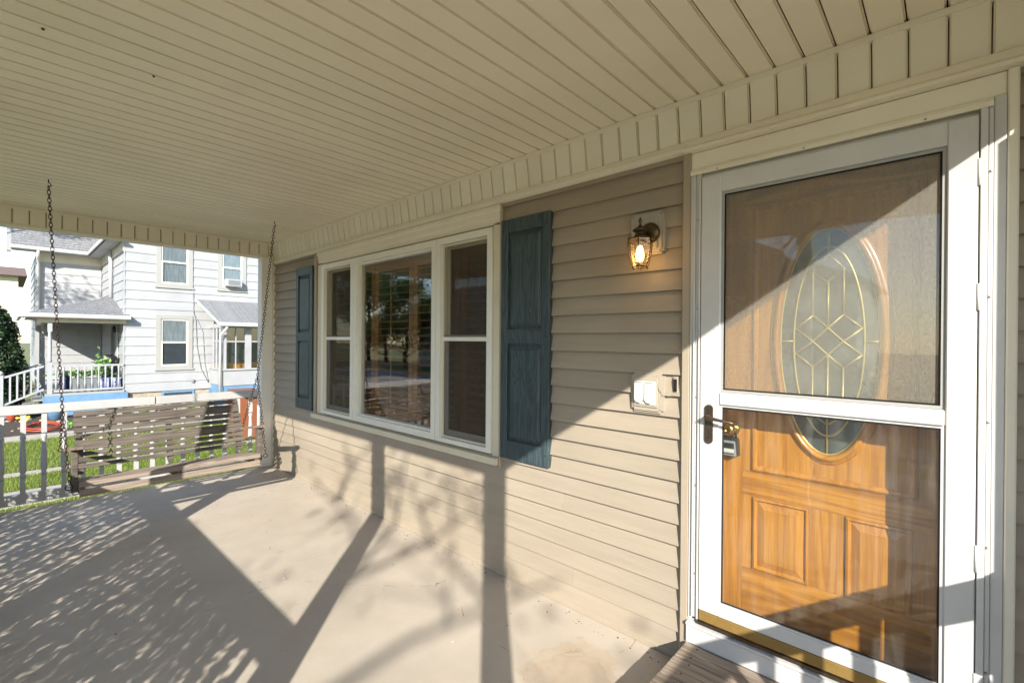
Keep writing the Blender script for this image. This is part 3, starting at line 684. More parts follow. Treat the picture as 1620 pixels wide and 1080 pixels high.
sd = thing('storm_door', (2.138, .37, .255), 'white aluminium storm door with screened upper half and clear lower glass', 'storm door')
XF, XB = 2.120, 2.150
yl0, yl1, yr0, yr1 = .728, .8135, -.070, .004
def mitre(a, b, c, d): pass
box('stile', M['white'], (XF, XB, yl0, yl1, .300, 2.236), sd, 0.004)
box('stile', M['white'], (XF, XB, yr0, yr1, .300, 2.236), sd, 0.004)
box('top_rail', M['white'], (XF+.001, XB, yr1, yl0, 2.156, 2.236), sd, 0.003)
box('bottom_rail', M['white'], (XF+.001, XB, yr1, yl0, .300, .352), sd, 0.003)
box('middle_rail', M['white'], (XF-.004, XB-.002, yr1+.001, yl0-.001, 1.226, 1.279), sd, 0.003)
box('kick_strip', M['kick'], (XF-.002, XB-.004, yr0+.003, yl1-.003, .256, .2995), sd, 0.002)
rect_frame(MB(), XF+.010, XB-.003, yr1+.0005, yl0-.0005, 1.280, 2.155, 0.011).build('screen_frame', M['ntrim'], sd)
rect_frame(MB(), XF+.012, XF+.014, yr1+.0117, yl0-.0117, 1.2912, 2.1438, 0.006).build('gasket', M['dark'], sd)
rect_frame(MB(), XF+.006, XB-.003, yr1+.0005, yl0-.0005, .3525, 1.2255, 0.009).build('glass_frame', M['white'], sd)
rect_frame(MB(), XF+.010, XF+.014, yr1+.010, yl0-.010, .362, 1.216, 0.006).build('gasket', M['dark'], sd)
box('upper_pane', M['uglass'], (2.132, 2.1345, yr1+.012, yl0-.012, 1.292, 2.143), sd)
box('insect_screen', M['screen'], (2.139, 2.1394, yr1+.012, yl0-.012, 1.292, 2.143), sd)
box('lower_pane', M['sglass'], (2.1335, 2.136, yr1+.009, yl0-.009, .3615, 1.2165), sd)
for zc in (2.05, 1.65, .81, .40):
    MB().lathe([(0.0045, -.043), (0.0045, .043)], (2.1215, -.0725, zc), 'Z', 10).build('hinge', M['hinge'], sd)
# handle
hp = MB(); n = 20; prof = []
for k in range(n+1): a = math.pi*k/n; prof.append((.0175*math.cos(a), 1.205+.0175*math.sin(a)))
for k in range(n+1): a = math.pi+math.pi*k/n; prof.append((.0175*math.cos(a), 1.068+.0175*math.sin(a)))
hp.prism([(a+.771, b) for a, b in prof], 'X', 2.113, 2.1195)
hpo = hp.build('handle_plate', M['dbrass'], sd)
lev = MB().lathe([(0.011, 0), (0.010, -.012), (0.007, -.03)], (2.113, .771, 1.172), 'X', 12)
lev.tube([(2.084, .776, 1.173), (2.079, .765, 1.172), (2.076, .74, 1.167), (2.077, .70, 1.162), (2.081, .668, 1.158), (2.089, .652, 1.153)], [.0085, .0085, .0075, .0065, .006, .005], 10)
lev.build('lever', M['dbrass'], sd)
mb = MB()
for zz in (1.198, 1.076): mb.lathe([(0.004, 0), (0.003, -.003)], (2.1125, .771, zz), 'X', 8)
mb.build('screws', M['black'], sd)

# ============================================================ entry door
ed = thing('entry_door', (2.29, .37, .252), 'golden oak entry door with an oval leaded glass light', 'door')
XD = 2.275; CY, CZ, OA, OB = .357, 1.505, .176, .466
y0, y1, z0, z1 = -.062, .805, .255, 2.243
N = 64; mb = MB(); fr_, bk_ = [], []
corners = [(y1, z1), (y0, z1), (y0, z0), (y1, z0)]
def rectpt(t):
    c, s_ = math.cos(t), math.sin(t)
    ks = []
    if c > 1e-9: ks.append((y1-CY)/c)
    if c < -1e-9: ks.append((y0-CY)/c)
    if s_ > 1e-9: ks.append((z1-CZ)/s_)
    if s_ < -1e-9: ks.append((z0-CZ)/s_)
    k = min(ks); return CY+c*k, CZ+s_*k
angs = sorted([2*math.pi*i/N for i in range(N)]+[math.atan2(b-CZ, a-CY) % (2*math.pi) for a, b in corners])
vs = []
for x in (XD, XD+.04):
    for a in angs:
        k = 1/math.sqrt((math.cos(a)/OA)**2+(math.sin(a)/OB)**2)
        vs.append((x, CY+math.cos(a)*k, CZ+math.sin(a)*k)); p = rectpt(a); vs.append((x, p[0], p[1]))
n = len(angs); fs = []
for i in range(n):
    j = (i+1) % n
    fs.append((2*i, 2*i+1, 2*j+1, 2*j)); fs.append((2*n+2*i, 2*n+2*j, 2*n+2*j+1, 2*n+2*i+1)); fs.append((2*i, 2*j, 2*n+2*j, 2*n+2*i)); fs.append((2*i+1, 2*n+2*i+1, 2*n+2*j+1, 2*j+1))
mb.add(vs, fs).build('door_slab', M['oak'], ed)
def ell(a, b, x, n=72, t0=0, t1=2*math.pi): return [(x, CY+a*math.cos(t0+(t1-t0)*i/n), CZ+b*math.sin(t0+(t1-t0)*i/n)) for i in range(n)]
def oval_ring(prof, name, m):
    """prof: (offset outward, x)"""
    nn = 72; vs = []
    for o, x in prof:
        for i in range(nn):
            t = 2*math.pi*i/nn; vs.append((x, CY+(OA+o)*math.cos(t), CZ+(OB+o)*math.sin(t)))
    fs = []; k = len(prof)
    for r_ in range(k):
        for i in range(nn): fs.append((r_*nn+i, r_*nn+(i+1) % nn, ((r_+1) % k)*nn+(i+1) % nn, ((r_+1) % k)*nn+i))
    return MB().add(vs, fs, True).build(name, m, ed)
oval_ring([(-.004, XD+.01), (-.004, XD-.006), (.004, XD-.016), (.012, XD-.018), (.020, XD-.013), (.023, XD-.007), (.030, XD-.006), (.037, XD-.0005), (.037, XD+.002), (.01, XD+.01)], 'oval_moulding', M['oak'])
g = MB(); pts = ell(OA-.002, OB-.002, XD+.006); pts2 = ell(OA-.002, OB-.002, XD+.010); n = len(pts)
g.add(pts+pts2, [tuple(range(n)), tuple(range(n, 2*n))[::-1]]+[(i, (i+1) % n, n+(i+1) % n, n+i) for i in range(n)])
og = g.build('oval_glass', M['oval'], ed)
# brass cames
cm = MB(); xc = XD+.0035
def L(*pp): cm.tube([(xc, a, b) for a, b in pp], .0036, 6)
s1, s2 = .410, .305
top, mid = (CY, 1.745), (CY, 1.563)
A, B, Cc, Dd, Ee = (s1, 1.612), (s2, 1.612), (CY, 1.560), (.470, 1.558), (.243, 1.558)
Ff, Gg, H, I, J, K, Ll = (s1, 1.505), (s2, 1.505), (.470, 1.452), (.243, 1.452), (CY, 1.450), (s1, 1.400), (s2, 1.400)
for seg in ((A, Cc, Gg, I), (B, Cc, Ff, H), (Dd, Ff, J, Ll), (Ee, Gg, J, K), (A, Dd), (B, Ee), (H, K), (I, Ll), (A, (s1, 1.79), top, (s2, 1.80), B), (top, Cc),
            (K, (s1, 1.205), (CY, 1.165), (s2, 1.205), Ll), (J, (CY, CZ-OB+.004)), ((CY, CZ+OB-.004), (CY, 1.86)), ((.530, CZ), (.478, CZ)), ((.236, CZ), (.184, CZ)), (Dd, (.478, 1.558)), (H, (.478, 1.452)), (Ee, (.236, 1.558)), (I, (.236, 1.452)),
            ((s1, 1.79), (CY, 1.86), (s2, 1.80))): L(*seg)
cm.tube([(xc, CY+.121*math.cos(t), CZ+.385*math.sin(t)) for t in [2*math.pi*i/64 for i in range(64)]], .0038, 6, closed=True)
cm.tube([(xc-.002, CY+(OA-.006)*math.cos(t), CZ+(OB-.006)*math.sin(t)) for t in [2*math.pi*i/64 for i in range(64)]], .0032, 6, closed=True)
cm.build('brass_came', M['came'], ed)
def panel(ya, yb, za, zb, raised=True, nm='raised_panel'):
    # moulding ring
    def ring(steps, name):
        vs = []
        for o, x in steps: vs += [(x, ya+o, za+o), (x, yb-o, za+o), (x, yb-o, zb-o), (x, ya+o, zb-o)]
        fs = []
        for r_ in range(len(steps)-1):
            for i in range(4): fs.append((r_*4+i, r_*4+(i+1) % 4, (r_+1)*4+(i+1) % 4, (r_+1)*4+i))
        if raised: b = (len(steps)-1)*4; fs.append((b, b+1, b+2, b+3))
        MB().add(vs, fs).build(name, M['oak'], ed, fix=True)
    if raised: ring([(0, XD+.001), (.002, XD-.009), (.010, XD-.012), (.016, XD-.004), (.019, XD-.0015), (.046, XD-.010), (.047, XD-.011)], nm)
    else: ring([(0, XD+.001), (.002, XD-.007), (.010, XD-.011), (.018, XD-.008), (.024, XD-.002), (.025, XD+.001)], nm)
for za, zb in ((.8135, .9235), (.262, .4885)): box('cross_rail', M['oakh'], (XD-.0014, XD+.004, .034, .676, za, zb), ed)
box('cross_rail', M['oakh'], (XD-.0014, XD+.004, .034, .676, 2.107, 2.235), ed)
box('centre_stile', M['oak'], (XD-.0012, XD+.004, .294, .413, .4895, .8125), ed)
panel(.415, .632, .490, .812); panel(.088, .292, .490, .812)
panel(.072, .640, .925, 2.105, False, 'panel_moulding')
kb = thing('x', (0, 0, 0), None, None); bpy.data.objects.remove(kb)
KY, KZ = .722, 1.105
MB().lathe([(.034, 0), (.034, -.004), (.030, -.010), (.014, -.014), (.012, -.035), (.020, -.042), (.027, -.052), (.028, -.062), (.022, -.070), (.009, -.073), (.008, -.070)], (XD-.001, KY, KZ), 'X', 24).build('door_knob', M['brass'], ed)
lb = thing('key_lockbox', (XD-.03, KY, KZ-.12), 'grey key lockbox with a dark window hanging from the brass knob', 'lockbox')
sh = MB(); sh.tube([(XD-.03, KY-.026, KZ-.045), (XD-.028, KY-.024, KZ-.012), (XD-.026, KY-.012, KZ+.012), (XD-.026, KY+.012, KZ+.012), (XD-.028, KY+.024, KZ-.012), (XD-.03, KY+.026, KZ-.045)], .004, 8)
sh.build('shackle', M['black'], lb)
MB().prism([(KY-.036, KZ-.118), (KY+.036, KZ-.118), (KY+.032, KZ-.045), (KY+.022, KZ-.036), (KY-.022, KZ-.036), (KY-.032, KZ-.045)], 'X', XD-.048, XD-.004).build('body', M['black'], lb)
MB().prism([(KY-.034, KZ-.116), (KY+.034, KZ-.116), (KY+.028, KZ-.050), (KY-.028, KZ-.050)], 'X', XD-.053, XD-.049).build('face_plate', M['lockgrey'], lb)
MB().prism([(KY-.025, KZ-.084), (KY+.025, KZ-.084), (KY+.023, KZ-.060), (KY-.023, KZ-.060)], 'X', XD-.0545, XD-.0533).build('dark_window', M['black'], lb)
MB().prism([(KY-.024, KZ-.102), (KY+.024, KZ-.102), (KY+.024, KZ-.087), (KY-.024, KZ-.087)], 'X', XD-.0545, XD-.0533).build('pale_label', M['outlet'], lb)
mb = MB()
for i in range(8): mb.box(XD-.0545, XD-.0533, KY+.022-i*.006, KY+.022-i*.006-.004, KZ-.111, KZ-.105-(i % 3)*.0012)
mb.build('dark_print', M['black'], lb)
# weatherstrip behind door
box('door_stop', M['dark'], (2.317, 2.33, -.10, .84, .20, 2.30), ed) if False else None

# ============================================================ wall fittings
def notched(y0, y1, z0, z1, c, x0, x1):
    p = [(y0+c, z0), (y1-c, z0), (y1-c, z0+c), (y1, z0+c), (y1, z1-c), (y1-c, z1-c), (y1-c, z1), (y0+c, z1), (y0+c, z1-c), (y0, z1-c), (y0, z0+c), (y0+c, z0+c)]
    return MB().prism(p, 'X', x0, x1)
ln = thing('wall_lantern', (2.17, 1.08, 1.92), 'lit brass wall lantern with glass sides on a notched beige plate', 'lantern')
notched(.998, 1.175, 1.922, 2.130, .014, 2.146, 2.190).build('mounting_block', M['boxcover'], ln)
notched(1.008, 1.165, 1.932, 2.120, .010, 2.138, 2.145).build('block_step', M['boxcover'], ln)
box('block_face', M['boxcover'], (2.130, 2.137, 1.028, 1.145, 1.950, 2.102), ln, 0.003)
MB().lathe([(.052, 0), (.052, -.004), (.046, -.012), (.030, -.020), (.012, -.024)], (2.129, 1.065, 2.024), 'X', 28).build('canopy', M['abrass'], ln)
LX, LY = 2.045, 1.072
MB().tube([(2.108, 1.066, 2.024), (2.09, 1.067, 2.020), (2.075, 1.069, 2.014), (2.058, 1.071, 2.012), (LX, LY, 2.012)], .007, 10).build('arm', M['abrass'], ln)
MB().lathe([(.034, 1.988), (.030, 1.996), (.024, 2.004), (.022, 2.012), (.030, 2.018), (.036, 2.024), (.036, 2.028), (.026, 2.034), (.014, 2.042), (.006, 2.050), (.005, 2.058), (.009, 2.064), (.007, 2.074), (.002, 2.088)], (LX, LY, 0), 'Z', 20).build('cap', M['abrass'], ln)
rt_, rb_ = .060, .037; ZL0, ZL1 = 1.852, 1.984
def hexp(r, z, k, n=6): a = 2*math.pi*k/n+.35; return (LX+r*math.cos(a), LY+r*math.sin(a), z)
zs = [(ZL1, rt_*.97), (ZL1-.03, rt_), (ZL1-.07, rt_*.93), (ZL1-.105, rt_*.78), (ZL0, rb_)]
for k in range(6):
    MB().tube([hexp(r, z, k) for z, r in zs]+[hexp(rb_*1.02, ZL0-.010, k)], .0026, 6).build('cage_bar', M['abrass'], ln)
    g = MB(); vs = []
    for q in (.965, .93):
        for z, r in zs: vs += [hexp(r*q, z, k+.06), hexp(r*q, z, k+.94)]
    m5 = len(zs); fs = []
    for i in range(m5-1):
        fs.append((2*i, 2*i+1, 2*i+3, 2*i+2)); o = 2*m5; fs.append((o+2*i, o+2*i+2, o+2*i+3, o+2*i+1))
    g.add(vs, fs).build('glass_pane', M['lampglass'], ln)
g = MB(); g.tube([hexp(rb_*1.0, ZL0, k) for k in range(6)], .003, 6, closed=True, smooth=False).tube([hexp(rt_*.97, ZL1, k) for k in range(6)], .003, 6, closed=True, smooth=False)
g.lathe([(rt_*.95, ZL1), (.034, ZL1+.005)], (LX, LY, 0), 'Z', 6, False, .35)
g.build('cage_ring', M['abrass'], ln)
MB().lathe([(.010, 1.984), (.010, 1.955), (.013, 1.953)], (LX, LY, 0), 'Z', 12).build('socket', M['outlet'], ln)
MB().lathe([(.004, 1.875), (.013, 1.880), (.018, 1.893), (.019, 1.910), (.015, 1.932), (.010, 1.950)], (LX, LY, 0), 'Z', 16).build('bulb', M['bulb'], ln)
pl_ = bpy.data.lights.new('lantern_light', 'POINT'); pl_.energy = 0.10; pl_.color = (1, .62, .28); pl_.shadow_soft_size = .02
po = bpy.data.objects.new('lantern_light', pl_); COL.objects.link(po); po.parent = ln; po.location = Vector((LX, LY, 1.862))-ORG[ln.name]

oc = thing('outlet_box', (2.16, 1.083, 1.15), 'beige outlet block with two white flip covers beside the door', 'outlet')
notched(.998, 1.168, 1.150, 1.348, .014, 2.150, 2.190).build('mounting_block', M['boxcover'], oc)
notched(1.008, 1.158, 1.160, 1.338, .010, 2.142, 2.149).build('block_step', M['boxcover'], oc)
box('inner_frame', M['boxcover'], (2.136, 2.141, 1.022, 1.148, 1.178, 1.322), oc, 0.002)
box('cover_plate', M['outlet'], (2.131, 2.1355, 1.028, 1.142, 1.190, 1.305), oc, 0.002)
for a in (1.088, 1.034):
    MB().prism([(a, 1.300), (a+.048, 1.300), (a+.048, 1.215), (a+.042, 1.205), (a+.030, 1.200), (a+.018, 1.200), (a+.006, 1.208), (a, 1.218)], 'X', 2.119, 2.130).build('flip_cover', M['outlet'], oc)
    box('hinge', M['ntrim'], (2.117, 2.1195, a+.006, a+.042, 1.297, 1.302), oc)
wire = MB(); wire.tube([(2.140, 1.03, 1.315), (2.134, 1.012, 1.27), (2.139, .995, 1.245), (2.158, .975, 1.240), (2.163, .950, 1.243)], .0016, 6).build('wire', M['channel'], oc)
db = thing('doorbell', (2.165, .943, 1.25), 'small black doorbell button on a siding board', 'doorbell')
box('plate', M['channel'], (2.158, 2.172, .932, .954, 1.256, 1.334), db, 0.002)
box('button', M['black'], (2.153, 2.1575, .934, .952, 1.262, 1.322), db, 0.003)
MB().lathe([(.003, 0), (.002, -.002)], (2.1578, .943, 1.331), 'X', 8).build('screw', M['screw'], db)

# ============================================================ door step
st = thing('door_step', (1.70, .2, 0), 'low weathered plank step in front of the door', 'step')
xs = [2.128, 2.003, 1.857, 1.712, 1.567, 1.422, 1.277]
for i in range(len(xs)-1):
    MB().box(xs[i+1]+.002, xs[i]-.002, -.47, .872+random.uniform(-.003, .003), .092, .130, .004).build('plank', M['deck'], st)
mb = MB()
for yy in (.82, .2, -.4): mb.box(1.31, 2.12, yy-.045, yy-.007, .001, .0915)
mb.build('bearer', M['deck'], st)
box('front_board', M['deck'], (1.272, 1.308, -.46, .86, .001, .0915), st, .003)
mb = MB()
for i in range(len(xs)-1):
    for q in (.028, .10):
        for yy in (.80, .165): mb.lathe([(.0042, 0), (.0042, .0012)], (xs[i]-q, yy+random.uniform(-.008, .008), .1301), 'Z', 8)
mb.build('nail_heads', M['black'], st)

# ============================================================ porch swing
sw = thing('porch_swing', (.98, 4.9, .36), 'weathered slatted wooden porch swing hanging on rusty chains', 'swing')
for ax, xo in ((.350, .35), (1.608, 1.61)):
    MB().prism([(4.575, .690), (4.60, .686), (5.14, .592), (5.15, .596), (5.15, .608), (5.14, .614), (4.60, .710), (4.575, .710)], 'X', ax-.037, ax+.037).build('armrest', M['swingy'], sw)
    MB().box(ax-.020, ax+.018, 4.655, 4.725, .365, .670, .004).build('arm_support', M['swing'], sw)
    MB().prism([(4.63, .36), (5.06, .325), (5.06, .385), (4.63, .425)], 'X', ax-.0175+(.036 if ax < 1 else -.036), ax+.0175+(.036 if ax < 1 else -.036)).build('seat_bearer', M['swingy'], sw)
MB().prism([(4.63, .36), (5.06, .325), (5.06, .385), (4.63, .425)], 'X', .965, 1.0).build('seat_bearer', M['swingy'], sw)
yy = 4.612
for wd in (.062, .058, .058, .058, .058, .058):
    f = (yy-4.612)/.42; zt = .443-.065*f
    MB().box(.368, 1.600, yy, yy+wd, zt-(.036 if yy < 4.62 else .018), zt, .005).build('seat_slat', M['swinglit'], sw)
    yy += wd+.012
box('front_apron', M['swinglit'], (.372, 1.595, 4.606, 4.628, .338, .388), sw, .004)
bp0 = Vector((0, 5.175, .893)); bd = Vector((0, -.155, -.475)).normalized(); bn = Vector((0, -bd.z, bd.y)).normalized()*-1
if bn.y > 0: bn = -bn
def slab(s0, s1, x0, x1, t0, t1):
    vs = []
    for x in (x0, x1):
        for s_, t_ in ((s0, t0), (s1, t0), (s1, t1), (s0, t1)): p = bp0+bd*s_+bn*t_; vs.append((x, p.y, p.z))
    return MB().add(vs, [(0, 1, 2, 3), (4, 7, 6, 5), (0, 4, 5, 1), (1, 5, 6, 2), (2, 6, 7, 3), (3, 7, 4, 0)])
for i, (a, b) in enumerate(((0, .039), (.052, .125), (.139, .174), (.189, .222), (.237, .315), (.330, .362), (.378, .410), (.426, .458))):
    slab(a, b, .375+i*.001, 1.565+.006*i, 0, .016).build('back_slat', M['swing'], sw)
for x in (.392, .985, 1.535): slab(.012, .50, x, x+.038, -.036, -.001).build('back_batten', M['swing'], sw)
def chain(p0, p1, parent, L_=.036, wr=.0027):
    p0, p1 = Vector(p0), Vector(p1); d = p1-p0; n = max(2, int(round(d.length/(L_*.80)))); d.normalize()
    a = d.cross(Vector((0, 1, 0))).normalized(); b = d.cross(a); step = (p1-p0).length/n
    mb = MB(); hw = .0095; hl = L_/2
    for i in range(n):
        c = p0+d*step*(i+.5); e = (a+b*.45).normalized() if i % 2 else (b-a*.45).normalized()
        pts = []
        for k in range(10):
            t_ = 2*math.pi*k/10; u_, v_ = math.cos(t_), math.sin(t_)
            pts.append(c+d*(math.copysign(min(1, abs(v_)*1.15), v_)*hl)+e*(u_*hw*(1.0 if abs(v_) < .9 else .6)))
        mb.tube(pts, wr, 5, closed=True)
    return mb.build('chain', M['chain'], parent)
HL, SL = (.207, 4.720, 2.575), (.290, 4.80, .97)
HR, SR = (1.752, 4.744, 2.575), (1.630, 4.80, 1.14)
for h in (HL, HR):
    hk = MB(); hk.tube([(h[0], h[1], 2.622), (h[0], h[1], 2.600), (h[0]+.010, h[1], 2.594), (h[0]+.014, h[1], 2.583), (h[0]+.006, h[1], 2.571), (h[0]-.006, h[1], 2.573)], .0035, 8)
    hk.build('ceiling_hook', M['abrass'], sw)
chain(HL, SL, sw); chain(SL, (.300, 5.10, .632), sw); chain(SL, (.322, 4.66, .43), sw)
chain(HR, SR, sw); chain(SR, (1.600, 5.10, .640), sw); chain(SR, (1.655, 4.66, .43), sw)
for c, r_ in (((.318, 4.648, .412), .020), ((1.650, 4.648, .412), .017), ((.300, 5.105, .612), .014), ((1.600, 5.11, .618), .012)):
    MB().tube([(c[0]+r_*1.1*math.cos(t_)*.9, c[1]-.35*r_*math.cos(t_), c[2]+r_*math.sin(t_)) for t_ in [2*math.pi*i/16 for i in range(16)]], .0035, 6, closed=True).build('chain_ring', M['chain'], sw)

# ============================================================ ground and yard
GZ = -0.9
MB().box(-260, 260, -260, 260, GZ-0.5, GZ).build('ground', M['lawn'], kind='structure')
box('street', M['asph'], (-15.5, -9.0, -200, 200, GZ+.001, GZ+.006), kind='structure')
box('sidewalk', M['conc'], (-6.4, -5.0, -60, 60, GZ+.001, GZ+.05), kind='structure')
box('driveway', M['conc'], (-4.9, -0.7, 7.2, 11.2, GZ+.001, GZ+.03), kind='structure')
box('path', M['conc'], (-0.69, 9.0, 9.55, 10.45, GZ+.001, GZ+.03), kind='structure')
box('path', M['conc'], (-4.9, 9.0, 11.62, 11.86, GZ+.001, GZ+.035), kind='structure')
box('path', M['conc'], (-3.0, 9.0, 15.5, 16.25, GZ+.001, GZ+.03), kind='structure')
box('garden_bed', M['soil'], (-2.5, 9.0, 16.26, 19.46, GZ+.001, GZ+.05), kind='structure')
box('bush_bed', M['soil'], (-1.25, -0.56, -2.0, 6.2, GZ+.001, GZ+.04), kind='structure')

rng = np.random.default_rng(3)
def blades(areas, name, hmin, hmax, wd, m):
    V, F = [], []; o = 0
    for (x0, x1, y0, y1, n) in areas:
        X = rng.uniform(x0, x1, n); Y = rng.uniform(y0, y1, n); H = rng.uniform(hmin, hmax, n); A = rng.uniform(0, 2*math.pi, n)
        lx = rng.normal(0, .022, n); ly = rng.normal(0, .022, n)
        ca, sa = np.cos(A)*wd/2, np.sin(A)*wd/2
        P = np.empty((n, 3, 3)); P[:, 0] = np.c_[X-ca, Y-sa, np.full(n, GZ-.003)]; P[:, 1] = np.c_[X+ca, Y+sa, np.full(n, GZ-.003)]; P[:, 2] = np.c_[X+lx, Y+ly, GZ+H]
        V.append(P.reshape(-1, 3)); F.append(np.arange(o, o+3*n).reshape(-1, 3)); o += 3*n
    V = np.concatenate(V); F = np.concatenate(F)
    me = bpy.data.meshes.new(name); me.vertices.add(len(V)); me.vertices.foreach_set('co', V.ravel())
    me.loops.add(F.size); me.loops.foreach_set('vertex_index', F.ravel().astype(np.int32))
    me.polygons.add(len(F)); me.polygons.foreach_set('loop_start', np.arange(0, F.size, 3, dtype=np.int32)); me.polygons.foreach_set('loop_total', np.full(len(F), 3, np.int32))
    me.update(); me.validate(); me.materials.append(m)
    ob = bpy.data.objects.new(name, me); COL.objects.link(ob); return ob
g = blades([(-.55, 3.2, 6.0, 9.52, 42000), (-.5, 5.0, 10.47, 11.6, 22000), (-.5, 6.5, 11.88, 15.48, 62000), (3.2, 6.5, 6.0, 9.52, 12000),
            (-9, -.6, 11.3, 19, 30000), (-4.9, -1.3, -4, 7.1, 30000)], 'lawn_grass', .035, .085, .011, M['grass'])
tag(g, 'short sunlit green grass between the porch and the white house', 'grass', kind='stuff')

es = thing('entry_steps', (-.9, .2, GZ), 'pale concrete steps up to the entry opening of the porch', 'steps')
for i in range(4): MB().box(-.555-.30*(i+1), -.556-.30*i+.001, -.42, .82, GZ, -.12-.18*i-.06, .008).build('step', M['conc'], es)
box('bounce_walk', M['conc'], (-4.99, -1.77, -.5, .95, GZ+.001, GZ+.04), kind='structure')  # pale walk and steps added out of view to bounce light onto the ceiling
# ------------------------------------------------------------ leaves, hedges, trees
def leafmesh(name, pts, size, m, parent, squash=0.6, droop=0.0, rs=rng):
    n = len(pts); pts = np.asarray(pts)
    a = rs.normal(size=(n, 3)); a[:, 2] *= .7; a /= np.linalg.norm(a, axis=1)[:, None]
    b = rs.normal(size=(n, 3)); b -= a*(a*b).sum(1)[:, None]; b /= np.linalg.norm(b, axis=1)[:, None]
    s = size*rs.uniform(.7, 1.3, n)[:, None]; a = a*s/2; b = b*s/2*squash
    c = np.cross(a, b); c /= (np.linalg.norm(c, axis=1)[:, None]+1e-9); fold = c*s*.08
    P = np.stack([pts-a, pts+b*.9-a*.15+fold, pts+a, pts-b*.9-a*.15+fold], 1)
    org = ORG[parent.name]; V = P.reshape(-1, 3)-np.array(org)
    F = np.arange(4*n).reshape(-1, 4)
    me = bpy.data.meshes.new(name); me.vertices.add(4*n); me.vertices.foreach_set('co', V.ravel())
    me.loops.add(4*n); me.loops.foreach_set('vertex_index', F.ravel().astype(np.int32))
    me.polygons.add(n); me.polygons.foreach_set('loop_start', np.arange(0, 4*n, 4, dtype=np.int32)); me.polygons.foreach_set('loop_total', np.full(n, 4, np.int32))
    me.update(); me.validate(); me.materials.append(m)
    o = bpy.data.objects.new(name, me); COL.objects.link(o); o.parent = parent; return o
def hedge(y0, y1, label, n, gaps=(), x0=-1.0, x1=-.52, ztop=.95):
    h = thing('hedge', ((x0+x1)/2, (y0+y1)/2, GZ), label, 'hedge', 'leafy hedges outside the street side railing')
    k = int(n*1.3); X = rng.uniform(x0, x1, k); Y = rng.uniform(y0, y1, k); Z = GZ+.1+rng.random(k)*(ztop-GZ-.1+.72*(x1-X))
    den = np.ones(k)
    for a in range(60):
        cx, cy, cz = rng.uniform(x0, x1), rng.uniform(y0, y1), rng.uniform(-.2, ztop+.1); q = rng.uniform(.4, 1.5)
        t_ = (X-cx); dy = Y-cy-1.03*t_*.6; dz = Z-cz+.7*t_*.6
        den *= 1-.80*np.exp(-((t_/.35)**2+(dy/(.06*q))**2+(dz/(.05*q))**2))
    keep = rng.random(k) < den
    P = np.c_[X, Y, Z][keep][:n]
    leafmesh('foliage', P[::2], .034, M['leafh'], h); leafmesh('foliage', P[1::2], .052, M['leafh'], h)
    mb = MB()
    yy = y0+.12
    while yy < y1:
        x = rng.uniform(x0+.15, x1-.12); mb.tube([(x, yy, GZ), (x+.02, yy+.02, -.4), (x-.03, yy-.02, .1), (x+.02, yy+.03, .6), (x, yy, ztop-.1)], [.014, .012, .009, .006, .003], 6)
        for q in range(5):
            z = rng.uniform(-.3, .7); mb.tube([(x, yy, z), (x+rng.uniform(-.15, .15), yy+rng.uniform(-.12, .12), z+.18)], [.005, .002], 5)
        yy += .22
    mb.build('stems', M['bark'], h); return h
hedge(1.00, 3.13, 'leafy hedge outside the street side railing nearest the entry', 21000)
hedge(3.36, 6.0, 'leafy hedge outside the street side railing near the far corner', 20000)

